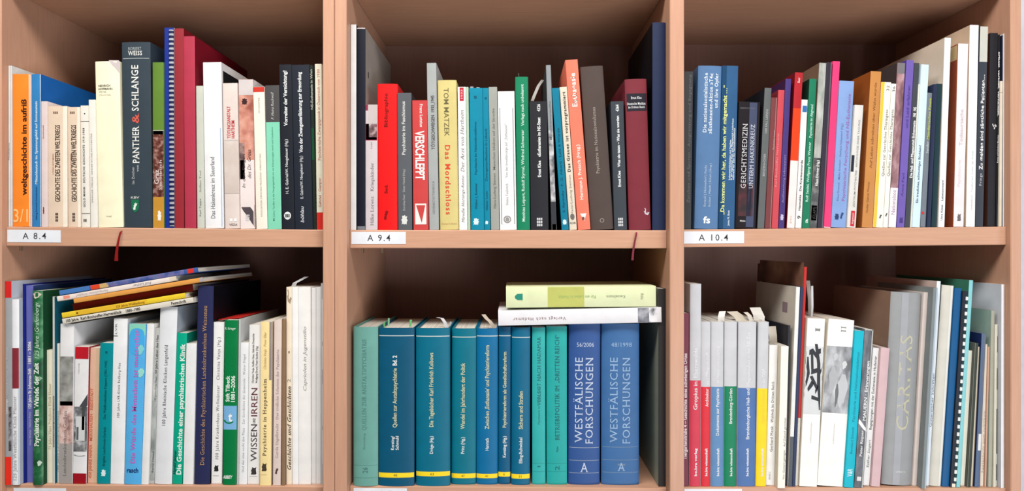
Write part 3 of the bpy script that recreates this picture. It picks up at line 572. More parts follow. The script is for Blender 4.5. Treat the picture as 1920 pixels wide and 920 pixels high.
bk(1475, 1490, 1491, 136, (178, 34, 44), 'paperback banded dark red, orange-red and off-white, leaning right', P(0, 1, 203, 301, (240, 66, 20), 'orange_band'), P(0, 1, 301, 428, (228, 224, 222), 'white_band'), T('Beer', 155, 145, .5, 4.5, (235, 200, 200), 'b'), T('psu', 418, 405, .4, 3.6, (215, 170, 150)), sl=(110, 14, 24), d=.16)
bk(1491, 1503, 1503, 187, (236, 235, 232), 'narrow white leaning paperback with blue square near its head', P(.2, .9, 198, 210, (50, 112, 176), 'blue_square'), T('Hannukka · Die Krankenmorde', 394, 300, .5, 3.8, (60, 58, 58), 'b'), T('9', 410, 404, .5, 6, (50, 50, 50), 'b'), d=.13)
bk(1504, 1517.5, 1518, 148, (24, 120, 88), 'emerald green leaning paperback with white lettering', T('Rolf Seidel, Wolfgang Franz Werner', 378, 266, .45, 4.6, (190, 226, 210), 'b', 'author'), T('Psychiatrie im Abgrund', 258, 196, .5, 4.6, (190, 226, 210), 'b'), T('a', 418, 410, .5, 6, (215, 235, 225), 'b'), sl=(10, 50, 40), d=.145)
bk(1518, 1531.5, 1537, 118, (158, 162, 156), 'grey leaning book with black and white photo spine and small white label', P(0, 1, 118, 296, pic(((120, 124, 118), (160, 164, 158), (200, 202, 198)), 55, (1, 1, .35)), 'cover_picture'), P(0, 1, 296, 428, pic(((40, 42, 44), (80, 82, 84), (130, 130, 130)), 60), 'cover_picture'),
   P(.12, .85, 385, 413, (222, 222, 218), 'white_label'), T('(CLAIM)', 410, 388, .5, 5, (60, 60, 60), 'b'), T('Klaus Dörner (Hg.)', 348, 300, .6, 4.4, (225, 225, 222), 'B', 'author'), sl=(112, 88, 72), d=.17)
bk(1532.5, 1543.5, 1549, 117, (52, 46, 60), 'dark plum leaning spine immediately left of the magenta one', P(.75, 1, 117, 428, (100, 92, 104), 'edge'), sl=(40, 36, 48), d=.165)
bk(1544, 1557.5, 1562, 115, (232, 62, 120), 'bright magenta pink leaning paperback', P(0, 1, 425, 430, (240, 200, 205), 'worn_foot'), d=.165)
bk(1558, 1586, 1574, 152, (132, 162, 214), 'light blue leaning book with magenta title and scribbled mark at the foot', T('Psychiatrische Forschung und NS-Euthanasie', 376, 176, .72, 5.5, (158, 98, 170), ''), T('Klaus Rostock · Maike Schubert · Gerhard Hohendorf (Hg.)', 376, 232, .34, 3.6, (110, 130, 180), '', 'author'), G('knot', 406, .35, 9, (40, 62, 110), hgt=12), G('cat', 403, .68, 8, (50, 72, 120), hgt=13), d=.15)
bk(1588, 1604.5, 1603, 197, (218, 216, 212), 'short off-white leaning paperback with a small red label at the foot', P(.35, .8, 395, 424, (200, 44, 56), 'red_label'), P(0, .33, 291, 322, (30, 34, 52), 'black_patch'), T('ZENTRUM PSYCHIATRIE · ANTHOLOGIE EINER TAGUNG', 388, 225, .62, 3.4, (150, 148, 146)), T('Argument', 420, 399, .57, 3.4, (240, 200, 200), 'b', 'publisher'), d=.13)
bk(1616, 1636, 1633, 134, (198, 136, 74), 'ochre brown leaning paperback beside the yellow-edged white one', T('Heidler Gabriel Werner', 399, 340, .38, 4, (150, 98, 50)), T('Auf Leben schreiben über Wahn wurde', 315, 155, .5, 4.4, (135, 88, 46)), sl=(140, 74, 26), sr=(120, 70, 30), d=.16)
bk(1637, 1655.5, 1653, 154, (246, 242, 228), 'white leaning paperback with a yellow left edge, Thüringen title', P(0, .32, 154, 430, (255, 196, 62), 'yellow_edge'), T('Quellen zur Geschichte Thüringens', 330, 205, .68, 4.8, (110, 108, 96), 's'), T('32', 170, 160, .68, 5, (90, 90, 84), 's', 'volume_number'), G('cat', 405, .68, 6, (70, 70, 66), hgt=8), sl=(240, 150, 30), d=.16)
bk(1656, 1665, 1672, 157, (242, 240, 230), 'narrow white leaning paperback right of the yellow-edged one', T('Quellen zur Geschichte Thüringens', 330, 205, .45, 4.8, (110, 108, 96), 's'), T('36', 172, 162, .5, 5, (90, 90, 84), 's', 'volume_number'), G('cat', 402, .5, 5, (70, 70, 66), hgt=7), d=.155)
bk(1665.5, 1680.5, 1683, 118, (150, 108, 112), 'leaning paperback with mauve photo spine and white foot lettered National', P(0, 1, 118, 138, (120, 116, 120), 'band'), P(0, 1, 138, 352, pic(((110, 78, 84), (148, 106, 112), (186, 150, 154)), 90, (1, 1, .4)), 'cover_picture'), P(0, 1, 352, 430, (238, 234, 234), 'white_foot'), T('Nationalsoz', 402, 356, .5, 7, (168, 140, 172), ''), sl=(60, 52, 52), d=.165)
bk(1681, 1695.5, 1700, 113, (112, 92, 174), 'violet leaning paperback between the mauve photo spine and a dark one', T('und Leid erfahren', 240, 160, .5, 5, (86, 68, 142), 'b'), T('Anna Perl', 368, 325, .45, 4.5, (80, 64, 138), '', 'author'), G('owl', 412, .5, 8, (72, 56, 128), hgt=11), sl=(80, 60, 150), d=.165)
bk(1696, 1706.5, 1715, 118, (66, 70, 78), 'dark grey leaning book with white boxed lettering', T('Die Heil- und Pflegeanstalt Eichenmatte', 333, 226, .62, 4.6, (232, 232, 232), 'B'), T('1940', 219, 212, .62, 5.5, (232, 232, 232), 'B'), T('1945', 208, 201, .62, 5.5, (232, 232, 232), 'B'), d=.16)
bk(1706.8, 1709.6, 1722, 158, (224, 226, 214), 'very thin cream booklet left of the ice blue book', d=.15)
bk(1710, 1725, 1727, 121, (208, 230, 243), 'ice blue leaning book, tiny title ending in a question mark', T('Ein trauliches, schmutziges Büchlein?', 380, 272, .42, 4, (80, 100, 124), 'b'), d=.165)
bk(1725.4, 1736.5, 1740, 174, (116, 124, 134), 'grey leaning paperback with yellow-green title and red dot', T('Sander', 287, 265, .55, 4.2, (190, 196, 200), 'b', 'author'), T('Mörderisches Finale', 261, 184, .6, 4.2, (190, 200, 80), 'b'), G('disc', 399, .35, 5, (205, 44, 50), 'red_dot'), d=.14)
bk(1737, 1745, 1749, 158, (36, 46, 74), 'thin navy leaning spine right of the grey Finale one', d=.145)
bk(1745.5, 1757, 1757.5, 157, (22, 52, 60), 'thin dark teal leaning spine left of a tall white one', d=.145, sl=(20, 40, 60))
bk(1759, 1771.5, 1769, 71, (242, 246, 250), 'tall thin white leaning book, small lettering Lebensunwert', T('Uwe Kittel', 413, 384, .45, 3.8, (110, 112, 116), 'b', 'author'), T('Lebensunwert?', 376, 337, .45, 3.8, (110, 112, 116), 'b'), sl=(205, 190, 174), d=.22)
bk(1788, 1807, 1797, 82, (238, 227, 230), 'pale rose book lettered Todesursache, with an orange-brown cover side', T('Todesursache', 273, 205, .5, 6, (205, 190, 200), ''), T('Psychiatrie', 350, 300, .4, 5, (225, 212, 215)), G('owl', 407, .5, 8, (110, 104, 108), hgt=14), SIDE(-1, .003, .19, 430, 112, (142, 66, 38)), SIDE(-1, .003, .19, 111, 84, (205, 178, 130)), sl=(150, 76, 44), d=.2)
bk(1811.5, 1828, 1819, 47, (248, 249, 250), 'tallest white book on shelf A 10.4, nearly blank spine', T('Gedenkbuch · Friedhof und Gräber der Anstalt', 395, 282, .55, 3.6, (190, 200, 200)), sl=(196, 170, 146), d=.22)
bk(1828.4, 1843.5, 1838, 50, (56, 61, 72), 'dark book with pale head, white blackletter Zu melden sind sämtliche Patienten', P(0, 1, 48, 116, (200, 200, 192), 'pale_head'), T('Frings', 348, 325, .5, 4.6, (190, 192, 196), 's', 'author'), T('Zu melden sind sämtliche Patienten…', 318, 140, .5, 6.2, (236, 236, 236), 'k'), d=.17)
bk(1851, 1866.5, 1858, 62, (36, 36, 42), 'black book near the right upright with white curved emblem', G('arc', 232, .75, 10, (215, 215, 215), hgt=13), G('cat', 237, .75, 5, (215, 215, 215), hgt=10), sl=(70, 38, 30), d=.2)
bk(1866.8, 1871.3, 1873.5, 65, (24, 26, 30), 'narrow black spine with tiny white writing reading downwards', T('erfasst, verfolgt, vernichtet.', 97, 218, .5, 4.2, (215, 215, 215), 'B'), T('Kranke und behinderte Menschen', 305, 253, .5, 3, (205, 205, 205), 'b'), d=.2)
bk(1871.8, 1879.8, 1875.5, 152, (228, 217, 198), 'cream spine near the right upright, shorter than its neighbours', P(0, 1, 173, 174, (180, 165, 150), 'rule'), d=.15)
bk(1880, 1882, 1880.5, 66, (30, 34, 58), 'very thin dark blue spine next to the last white brochure', d=.18)
bk(1882.2, 1886, 1882.5, 63, (232, 234, 242), 'white brochure against the right upright of shelf A 10.4', d=.2, r=.7, name='brochure', cat='brochure')
pack('up', 3, cur, 'books on the shelf marked A 10.4')

# ================================================================== lower shelf, left bay
cur = []
bk(9.5, 24, 5, 527, (162, 166, 170), 'grey book with red head and red foot against the left upright, lower left shelf', P(0, 1, 527, 558, (214, 40, 38), 'red_head'), P(0, 1, 856, 915, (238, 52, 36), 'red_foot'), P(.55, 1, 762, 845, pic(((70, 66, 66), (110, 106, 108), (165, 165, 168)), 120), 'cover_picture'), T('Lebenswege', 775, 748, .25, 4, (225, 225, 225), 'b'), T('Geschichte der Klinik', 740, 650, .3, 4, (195, 196, 198)), sr=(186, 190, 204), yb=911, d=.2)
bk(24.5, 41, 22.5, 561, (240, 243, 247), 'white book with maroon block, lettered 125 Jahre Westfälische Klinik', P(0, 1, 652, 728, (140, 48, 60), 'maroon_block'), P(.85, 1, 728, 912, (196, 204, 216), 'edge'), T('125 Jahre Westfälische Klinik Münster', 900, 742, .42, 6.5, (165, 165, 166), 's'), sr=(190, 198, 210), yb=909, d=.15, r=1.5)
bk(41.5, 46.5, 39, 532, (20, 32, 128), 'very thin dark blue spine left of the violet-blue book', d=.21, sr=(24, 40, 120), sl=(190, 196, 205))
bk(47, 61.5, 45, 535, (106, 110, 186), 'violet-blue book, white lettering 125 Jahre and 1881 – 2006', T('125 Jahre St. Johannes-Stift', 765, 690, .5, 5.5, (236, 238, 246), 'B'), T('1881 – 2006', 682, 640, .5, 5.5, (236, 238, 246), 'B'), T('Sonja Wiesler · Helmut Franz', 834, 772, .5, 3.8, (200, 202, 230), '', 'author'), sr=(40, 62, 110), d=.21)
bk(62.5, 83.5, 60, 545, pic(((18, 72, 42), (30, 104, 62), (92, 156, 112)), 42), 'green marbled round-backed book lettered Psychiatrie im Wandel der Zeit', G('splash', 553, .5, 17, (205, 200, 178), 'splash_print', 14), T('Psychiatrie im Wandel der Zeit', 836, 680, .45, 8.5, (236, 244, 236), 'B'), T('125 Jahre ›Grafenberg‹', 672, 566, .5, 7.5, (200, 226, 206), 'i'), G('splash', 868, .7, 9, (200, 222, 204), 'splash_print', 12), G('splash', 710, .6, 15, (140, 186, 150), 'splash_print', 12), sr=(18, 66, 40), yb=911, r=3.4, d=.2)
bk(85, 99.5, 85, 656, (240, 236, 214), 'cream paperback, faint gold lettering 75 Jahre, right of green marbled book', T('75 Jahre Hans Prinzhorn Klinik Hemer', 842, 718, .45, 5, (196, 180, 130), 's'), sr=(225, 220, 200), d=.15)
bk(99.8, 104, 99, 556, (196, 204, 200), 'tall thin pale spine with dark teal cover side', P(0, 1, 742, 838, pic(((30, 30, 32), (150, 150, 150), (60, 60, 60)), 150), 'cover_picture'), sr=(16, 84, 104), d=.2)
bk(104.6, 110.2, 105, 644, (236, 234, 226), 'thin white spine left of the white book with grey flower photo', T('700 Jahre Landeskrankenhaus', 885, 770, .4, 3, (170, 168, 160)), d=.14)
bk(110.5, 136, 113, 607, (233, 233, 235), 'white book with grey and pink blossom photo band, cover side lettered faintly', P(0, 1, 668, 760, pic(((118, 118, 112), (150, 150, 146), (176, 176, 172)), 60), 'cover_picture'), P(0, 1, 752, 831, pic(((150, 118, 112), (216, 180, 172), (236, 214, 206)), 75), 'blossom_picture'), P(0, 1, 831, 908, (166, 160, 156), 'grey_foot'), T('Landeskrankenhaus Gießen', 892, 770, .42, 6, (110, 106, 104), 's'), sr=(222, 222, 226), d=.2)
bk(136.5, 162.5, 141, 650, (236, 236, 238), 'white book with red head and foot and a black and white house photo', P(0, 1, 650, 672.5, (190, 28, 42), 'red_head'), P(0, 1, 887, 910, (160, 16, 32), 'red_foot'), P(0, 1, 762, 846, pic(((70, 72, 74), (120, 122, 124), (206, 208, 210)), 55), 'house_picture'), G('house', 770, .5, 25, (74, 76, 80), 'roof_print', 72), G('square', 803, .5, 17, (214, 216, 218), 'facade_print', 46), G('square', 812, .3, 4, (96, 98, 100), 'window_print', 24, eps=.0006), G('arc', 852, .5, 24, (150, 154, 158), 'road_print', 6), T('Chronik', 700, 680, .3, 2.6, (170, 170, 172)), sr=(150, 20, 34), d=.145)
bk(163, 181, 169, 652, (228, 184, 158), 'peach paperback lettered 450 JAHRE HAINA · MERXHAUSEN · RIEDSTADT', T('450 JAHRE HAINA · MERXHAUSEN · RIEDSTADT', 896, 727, .26, 5.5, (214, 116, 82), 'b'), P(.62, 1, 652, 912, (214, 182, 152), 'edge'), sr=(208, 186, 164), d=.15)
bk(181.6, 206, 188, 643, (0, 142, 152), 'teal paperback with small white emblem, lower left shelf', T('Brigitte Leuchtweis-Gerlach', 873, 800, .5, 4.6, (10, 90, 100), 'b', 'author'), T('Das Waldkrankenhaus Köppern (1901-1945)', 785, 676, .48, 4.6, (10, 90, 100), 'b'), G('knot', 886, .5, 10, (225, 240, 242), hgt=13), G('blocks', 660, .5, 4, (10, 90, 100)), d=.145)
bk(206.5, 232.5, 213, 597, (240, 241, 243), 'white paperback lettered 100 Jahre, between the teal and the sky blue book', T('100 Jahre LVR-Klinik Bedburg-Hau', 782, 680, .48, 4.6, (100, 98, 98), 'w'), T('LVR', 626, 606, .2, 3.5, (120, 120, 120)), P(0, .32, 629, 630.3, (50, 50, 50), 'rule'), sr=(196, 198, 202), d=.2)
bk(233, 264.5, 242, 607, (88, 180, 238), 'sky blue book with magenta title Die Würde des Menschen ist unantastbar', P(0, 1, 607, 628, (136, 212, 190), 'mint_head'), G('oval', 640, .5, 28, (70, 172, 232), 'oval_print', 50, eps=.0002), G('splash', 655, .75, 13, (132, 214, 218), 'splash_print', 22), T('Die Würde des Menschen ist unantastbar', 868, 618, .47, 8, (214, 90, 190), 'S'), G('splash', 698, .8, 14, (160, 226, 214), 'splash_print', 20), H('rasch', 881, .48, .68, 8.5, (22, 52, 108), 'B', 'publisher'), d=.15)
bk(265, 278.5, 276, 607, (238, 238, 238), 'blank white paperback right of the sky blue book', sr=(222, 222, 222), d=.15)
bk(279, 288.4, 290, 615, (186, 188, 186), 'thin grey photo spine with small dark lettering, left of the pale grey tall book', P(0, 1, 700, 900, pic(((120, 128, 126), (170, 176, 174), (210, 212, 210)), 60, (1, 1, .4)), 'cover_picture'), T('50 Jahre Leben des Hau', 700, 628, .6, 4.4, (90, 90, 92), 'b'), T('100 Jahre Fritz Haus', 752, 706, .6, 3.5, (100, 100, 102)), T('Bernd Ottnad', 885, 846, .6, 3.6, (90, 90, 90), 'b', 'author'), d=.15)
bk(289, 321.5, 299, 575, (228, 231, 235), 'thick pale grey round-backed book, 100 Jahre Rheinische Kliniken', T('100 Jahre Rheinische Kliniken Langenfeld', 797, 647, .45, 6.5, (70, 72, 74), 'w'), sr=(170, 180, 192), r=2.2, hard=True, d=.2)
bk(322, 341.5, 334, 624, (0, 168, 136), 'sea green book, bold white Die Geschichte einer psychiatrischen Klinik', T('Die Geschichte einer psychiatrischen Klinik', 889, 644, .63, 8.5, (232, 246, 238), 'B'), T('Harald Jenner', 889, 843, .2, 5, (10, 60, 52), 'bi', 'author'), sr=(0, 110, 92), d=.15)
bk(342, 362.5, 349, 644, (236, 237, 238), 'blank white paperback left of the tall navy book', d=.15, sr=(200, 202, 204))
bk(363.5, 394.5, 369, 536, (42, 46, 86), 'tall navy book with gold lettering, the tilted stack leaning on it', T('Die Geschichte des Psychiatrischen Landeskrankenhaus Weissenau', 871, 573, .5, 7.5, (190, 148, 104), 's'), P(.93, 1, 536, 910, (28, 34, 76), 'joint'), sr=(6, 7, 16), r=1.6, hard=True, d=.2)  # right cover is navy too; its shade is painted in as near-black
bk(395, 416, 398, 604, (242, 242, 242), 'white paperback with owl emblem at the foot, right of the tall navy book', T('100 Jahre Krankenhaus Wollmünster · Christina Vanja (Hg.)', 860, 632, .5, 6, (120, 118, 116), 'w'), G('owl', 877, .45, 10, (40, 40, 40), hgt=12), P(.15, .7, 891, 892, (170, 170, 170), 'rule'), sr=(30, 60, 50), d=.145)
bk(417.5, 442.5, 421, 600, (0, 122, 64), 'green book with a light blue panel holding a curled white letter', P(0, 1, 760.5, 805, (122, 178, 222), 'blue_panel'), T('Stift Tilbeck', 753, 704, .3, 7, (224, 240, 228), 'B'), T('1881–2006', 753, 704, .7, 7, (224, 240, 228), 'B'), H('t', 781, .52, .3, 17, (240, 244, 246), 'B', 'emblem'), G('arc', 787, .42, 20, (0, 122, 64), 'emblem', 14), H('R. Krieger', 615.5, .45, .8, 4.5, (200, 228, 208), 'b', 'author'), H('ABBEY', 894, .38, .75, 6, (232, 240, 234), 'Bi', 'publisher'), sr=(10, 96, 56), yb=909, r=1.3, d=.15)
bk(443.2, 447.2, 448, 598, (190, 192, 190), 'very thin tall grey spine immediately right of the green panel book', sr=(186, 188, 190), d=.17)
bk(447.6, 463, 451, 642, (238, 240, 242), 'short white paperback between the green book and the owl title', T('Und der eine sucht den Platz · Zur Geschichte der Gemeinde · Walter Flügel', 884, 664, .5, 4.4, (168, 170, 172), 'w'), sr=(206, 208, 210), d=.14)
bk(463.6, 486.5, 466.5, 609, (238, 237, 235), 'white paperback lettered WISSEN und IRREN, owl emblem at the foot', T('WISSEN', 864, 795, .5, 11.5, (72, 62, 66), ''), T('UND', 793, 783, .5, 5, (120, 112, 114), 'b'), T('IRREN', 780, 727, .5, 11.5, (104, 52, 62), ''), T('Christina Vanja, Steffen Haas, Gabriela Deutschle', 718, 625, .35, 3.6, (110, 106, 104), 'b', 'author'), T('Wolfgang Eirund, Peter Sandner (Hg.)', 718, 648, .65, 3.6, (110, 106, 104), 'b', 'author'), G('owl', 882, .5, 12, (60, 56, 56), hgt=14), P(.15, .8, 892, 893, (190, 185, 180), 'rule'), sr=(204, 200, 192), d=.145)
bk(487, 508, 489, 603, (250, 226, 164), 'pale yellow paperback lettered Psychiatrie in Heppenheim, owl emblem', P(.78, 1, 603, 712, (150, 138, 134), 'edge'), T('Psychiatrie in Heppenheim', 854, 710, .4, 6.5, (96, 80, 66), 'Sw'), T('Christina Vanja · Peter Eller', 692, 622, .4, 4.6, (196, 160, 110), 'i', 'author'), G('owl', 875, .38, 11, (74, 62, 50), hgt=15), P(.1, .6, 889, 890, (200, 180, 130), 'rule'), sr=(176, 158, 148), yb=910, d=.15)
bk(511.5, 526, 514, 600, (226, 208, 200), 'pinkish grey paperback, faint title, left of the cream calligraphy book', T('Gerda Engelbracht · Der tödliche Schatten der Psychiatrie', 858, 655, .5, 5, (176, 150, 146), 's'), G('cat', 882, .5, 8, (80, 60, 56), hgt=12), sr=(150, 124, 100), d=.15)
bk(527.5, 534.5, 530, 598, (140, 112, 86), 'thin brown spine beside the cream calligraphy book', d=.15)
bk(536, 547.4, 535, 538, (244, 228, 204), 'tall cream book lettered Geschichte und Geschichten, brush strokes at the head', T('Geschichte und Geschichten', 880, 724, .55, 7, (70, 56, 50), 'Si'), T('2', 716, 710, .5, 6, (150, 140, 130), 's', 'volume_number'), G('swan', 556, .55, 9, (170, 148, 128), 'brush_stroke', 30), G('splash', 660, .5, 3, (120, 100, 84), 'brush_stroke', 6), yb=908, d=.2)
bk(547.8, 559.5, 547.4, 538, (246, 246, 246), 'tall plain white spine right of the cream calligraphy book', yb=908, d=.2)
bk(560, 583.5, 558, 538, (246, 245, 243), 'thicker tall white book with spidery handwriting on the spine', T('Capriolen in Jugenstilio', 732, 612, .52, 6, (160, 156, 152), 'i', 'handwriting'), yb=908, d=.2)
bk(584, 592.3, 584.3, 539, (240, 239, 238), 'narrow tall white spine right of the handwriting book', yb=907, d=.2)
bk(592.7, 601.3, 592.9, 538, (243, 243, 243), 'narrow tall white spine, next to the last grey one, lower left shelf', yb=907, d=.2)
bk(601.6, 607, 601.3, 531, (200, 200, 203), 'narrow tall grey spine with white boxes at the end of the lower left shelf', P(.45, .95, 560, 640, (240, 240, 240), 'white_box'), P(.45, .95, 648, 692, (240, 240, 240), 'white_box'), P(.45, .95, 806, 870, (240, 240, 240), 'white_box'), P(.45, .95, 720, 798, (232, 232, 232), 'white_box'), yb=908, d=.2)
pack('low', 1, cur, 'books on the lower left shelf')
SG = 'books in the tilted stack on the lower left shelf'
hbook('paperback_book', 118, 607.5, 363, 567, 10.2, (222, 216, 204), 'lowest book of the tilted stack, greyish white with 1880–1980 Festschrift', T('100 Jahre  Karl-Bonhoeffer-Nervenklinik', 124, 228, .5, 5, (52, 48, 46), 'k'), T('1880–1980', 236, 263, .5, 5, (52, 48, 46), 'k'), T('Festschrift', 321, 349, .5, 5, (52, 48, 46), 'k'), d=.19, group=SG)
hbook('paperback_book', 117, 596, 348, 558.3, 9.8, (236, 204, 52), 'yellow book in the tilted stack, lying just above the lowest one', T('125 Jahre Weißenburg', 218, 271, .5, 4.2, (120, 84, 20), 'b'), P(0, 1, 142, 275, (232, 186, 52), 'darker_yellow'), G('knot', 145, .5, 4, (110, 80, 20)), d=.19, top=(200, 170, 40), group=SG)
hbook('paperback_book', 138, 582.0, 363, 545.2, 13, (112, 20, 14), 'dark red book in the middle of the tilted stack', d=.185, yf=.012, group=SG)  # red darkened, with the shade beneath the orange book in its colour
hbook('paperback_book', 139, 568.2, 381, 528, 8.6, (226, 158, 78), 'orange book in the tilted stack, lying on the dark red one', P(0, 1, 374, 381, (170, 168, 176), 'edge'), d=.2, top=(150, 150, 156), group=SG)
hbook('paperback_book', 108, 564.8, 331, 526, 9.2, (238, 224, 216), 'cream white book in the tilted stack with lettering upside down', T('Rolf Löther', 284, 249, .5, 5, (150, 150, 160), 'i', 'author'), T('Nervenkliniken Arnsdorf', 203, 142, .5, 5, (196, 182, 180), 'i'), P(.15, .75, 119, 131, (240, 150, 130), 'red_mark'), P(0, 1, 318, 331, (222, 208, 188), 'edge'), d=.2, group=SG)
hbook('paperback_book', 112, 553.5, 372, 509.8, 9, (58, 92, 160), 'topmost book of the tilted stack, blue spine with red and orange patches', P(0, 1, 112, 168, (72, 122, 188), 'light_blue_patch'), P(0, 1, 170, 187, (222, 72, 36), 'red_patch'), P(0, 1, 187, 203, (206, 172, 112), 'sand_patch'), P(0, 1, 203, 345, pic(((44, 62, 132), (70, 92, 156), (116, 108, 160), (90, 120, 160)), 55), 'cover_picture'), P(0, 1, 351, 363, (214, 52, 44), 'red_patch'), T('BEZIRKSKRANKENHAUS', 200, 270, .2, 3.2, (110, 130, 180), 'b'), d=.21, top=(70, 74, 84), group=SG)
def leaf(label, xa, ya, xb, yb_, dx, dz, y0, y1, col, cat='brochure', name='brochure'):
    """a floppy brochure lying flat, its free end drooping towards the back"""
    v = []; n = 6; th = .0011
    for i in range(n + 1):
        t = i / n; y = y0 + (y1 - y0) * t
        for (px, py) in ((xa, ya), (xb, yb_)):
            x = X(px, 0); z = Z(py, 0) - dz * t * t
            v += [(x, y, z), (x, y, z + th)]
    f = []
    for i in range(n):
        a = 4 * i; b = a + 4
        f += [(a, b, b + 2, a + 2), (a + 1, a + 3, b + 3, b + 1), (a, a + 1, b + 1, b), (a + 2, b + 2, b + 3, a + 3)]
    f += [(0, 2, 3, 1), (4 * n, 4 * n + 1, 4 * n + 3, 4 * n + 2)]
    c = Vector(v[0]); o = link(name, [tuple(Vector(p) - c) for p in v], f, col); o.location = c; tag(o, label, cat)
    return o
leaf('thin red booklet lying flat on the white and green books', 399, 602.3, 442, 598.4, 0, 0, .02, .15, (196, 40, 34), 'booklet', 'booklet')
slip('grey paper standing out above the tall plain white spines', [(550, 537.5, 0), (553, 530, 0), (560, 526, .004), (571, 519, .012)], 8, (206, 208, 212), .03, .5)

# ================================================================== lower shelf, middle bay
cur = []
def lines(c=(190, 196, 198)): return c
TQ = (0, 86, 118)
bk(661.5, 708, 661.5, 613, (108, 164, 154), 'grey-green thick book numbered 26, lettered QUELLEN ZUR ANSTALTSPSYCHIATRIE', T('QUELLEN ZUR ANSTALTSPSYCHIATRIE', 806, 635, .46, 8, (86, 134, 128), 's'), T('26', 886, 876, .5, 9, (70, 110, 108), 's', 'volume_number'), P(.03, .97, 871.5, 872.3, (92, 146, 138), 'rule'), P(.03, .97, 895, 895.8, (92, 146, 138), 'rule'), T('Kersting', 842, 812, .46, 3.5, (92, 140, 132), 's', 'author'), yb=911, r=5, hard=True, d=.16)
def series(x0, x1, xt, ytop, col, label, title, ta, tb, auth, aa, ab, num, ly, y0, y1, yb, gold=(206, 206, 168), r=4.5, capt=7.5, tail=None, u=.46):
    parts = [P(.01, .99, ly - .7, ly + .9, (200, 208, 206), 'silver_rule'), P(.0, 1, y0, y1, (250, 218, 40), 'yellow_band'), T(title, ta, tb, u, capt, gold, 'b'), H(num, (y0 + y1) / 2, .48, min(.14, 7 / (x1 - x0)), 4, (150, 130, 30), 'b', 'volume_number')]
    if isinstance(auth, tuple):
        parts += [T(auth[0], aa, ab, .4, 5.6, (226, 232, 230), 'b', 'author'), T(auth[1], aa, ab, .53, 5.6, (226, 232, 230), 'b', 'author')]
    elif auth: parts.append(T(auth, aa, ab, u, 6, (226, 232, 230), 'b', 'author'))
    if tail: parts.append(T(tail[0], tail[1], tail[2], u, capt, (232, 238, 238), 'B', 'volume_number'))
    bk(x0, x1, xt, ytop, col, label, *parts, yb=yb, r=r, hard=True, d=.165)
series(709, 776, 709.5, 615, (0, 82, 114), 'dark petrol hardcover, yellow band, gold Quellen zur Anstaltspsychiatrie with Bd. 2', 'Quellen zur Anstaltspsychiatrie', 801, 690, ('Kersting/', 'Schmuhl'), 843, 817, '48', 629, 886, 895, 911, tail=('Bd. 2', 685, 666))
series(779.5, 843.5, 779, 615.5, (0, 106, 134), 'blue-green hardcover with yellow band, gold title Die Tagebücher', 'Die Tagebücher Karl Friedrich Kolbows', 800, 661, 'Dröge (Hg.)', 850, 817, '63', 630, 884, 892.5, 911, r=6)
series(846, 892, 847, 616, (0, 112, 134), 'petrol hardcover with yellow band, gold title Wandel im Jahrhundert der Politik', 'Wandel im Jahrhundert der Politik', 804, 680, 'Prinz (Hg.)', 850, 819, '47', 631.5, 887.5, 896, 908)
series(893, 933, 893.5, 616, (0, 106, 156), 'bright blue hardcover with yellow band, title ending Psychiatriereform', "Zwischen ‚Euthanasie‘ und Psychiatriereform", 804, 647, 'Hanrath', 844, 821, '41', 629.5, 888, 896, 908, u=.5)
series(933.8, 957, 935, 613, (0, 88, 128), 'narrowest petrol hardcover with yellow band, title ending Gesellschaftsreform', 'Psychiatriereform als Gesellschaftsreform', 801, 659, 'Kersting (Hg.)', 857, 817, '46', 629, 884.5, 893, 905, r=3, capt=6.5, u=.5)
series(958.5, 993.5, 959.5, 614, (0, 100, 136), 'petrol hardcover with yellow band, lettered Sichern und Strafen', 'Sichern und Strafen', 804, 733, 'Elling-Ruhwinkel', 868, 820, '51', 632, 888.5, 897, 909, u=.5)
bk(998, 1023, 997.5, 614, (48, 172, 170), 'narrow turquoise book lettered NACH HADAMAR', T('VERLEGT NACH HADAMAR', 760, 631, .52, 6.5, (36, 112, 116), 's'), T('Psychiatrie im Dritten Reich', 795, 724, .5, 3.6, (40, 130, 132)), T('1', 876, 872, .5, 5, (30, 110, 112), 's', 'volume_number'), P(.03, .97, 868, 868.8, (40, 150, 148), 'rule'), P(.03, .97, 883, 883.8, (40, 150, 148), 'rule'), yb=907, r=2.5, d=.165)
bk(1025, 1063.5, 1024.5, 612, (34, 166, 162), 'wider turquoise book lettered BETRIEBSPOLITIK IM „DRITTEN REICH“', T('BETRIEBSPOLITIK IM „DRITTEN REICH“', 824, 627, .52, 8, (24, 98, 102), 's'), T('2', 881, 873, .52, 8, (24, 104, 106), 's', 'volume_number'), T('Walter', 847, 836, .52, 4, (24, 110, 112), 's', 'author'), P(.03, .97, 868, 868.8, (30, 146, 142), 'rule'), P(.03, .97, 883, 883.8, (30, 146, 142), 'rule'), yb=907, r=3, d=.165)
def wf(x0, x1, xt, col, label, num, yb, tc, k=0):
    bk(x0, x1, xt, 607, col, label, H(num, 646, .52, .54, 8, tc, 's', 'volume_number'), T('WESTFÄLISCHE', 830, 670, .32, 14, tc, 's'), T('FORSCHUNGEN', 832, 670, .65, 14, tc, 's'),
       *[P(.03, .97, y + k, y + k + .9, tuple(int(c * .8) for c in tc), 'rule') for y in (838.5, 862.5, 886)], H('A', 876 + k, .5, .25, 17, tc, 's', 'monogram') if k == 0 else H('A', 875, .52, .2, 15, tc, 's', 'monogram'),
       *([] if k == 0 else [G('tri', 876, .52, 16, tuple(int(c * .72) for c in tc), 'monogram', 14, eps=.0002), G('tri', 877, .52, 12, col, 'monogram', 9, eps=.00024)]), yb=yb, r=6, hard=True, d=.175)
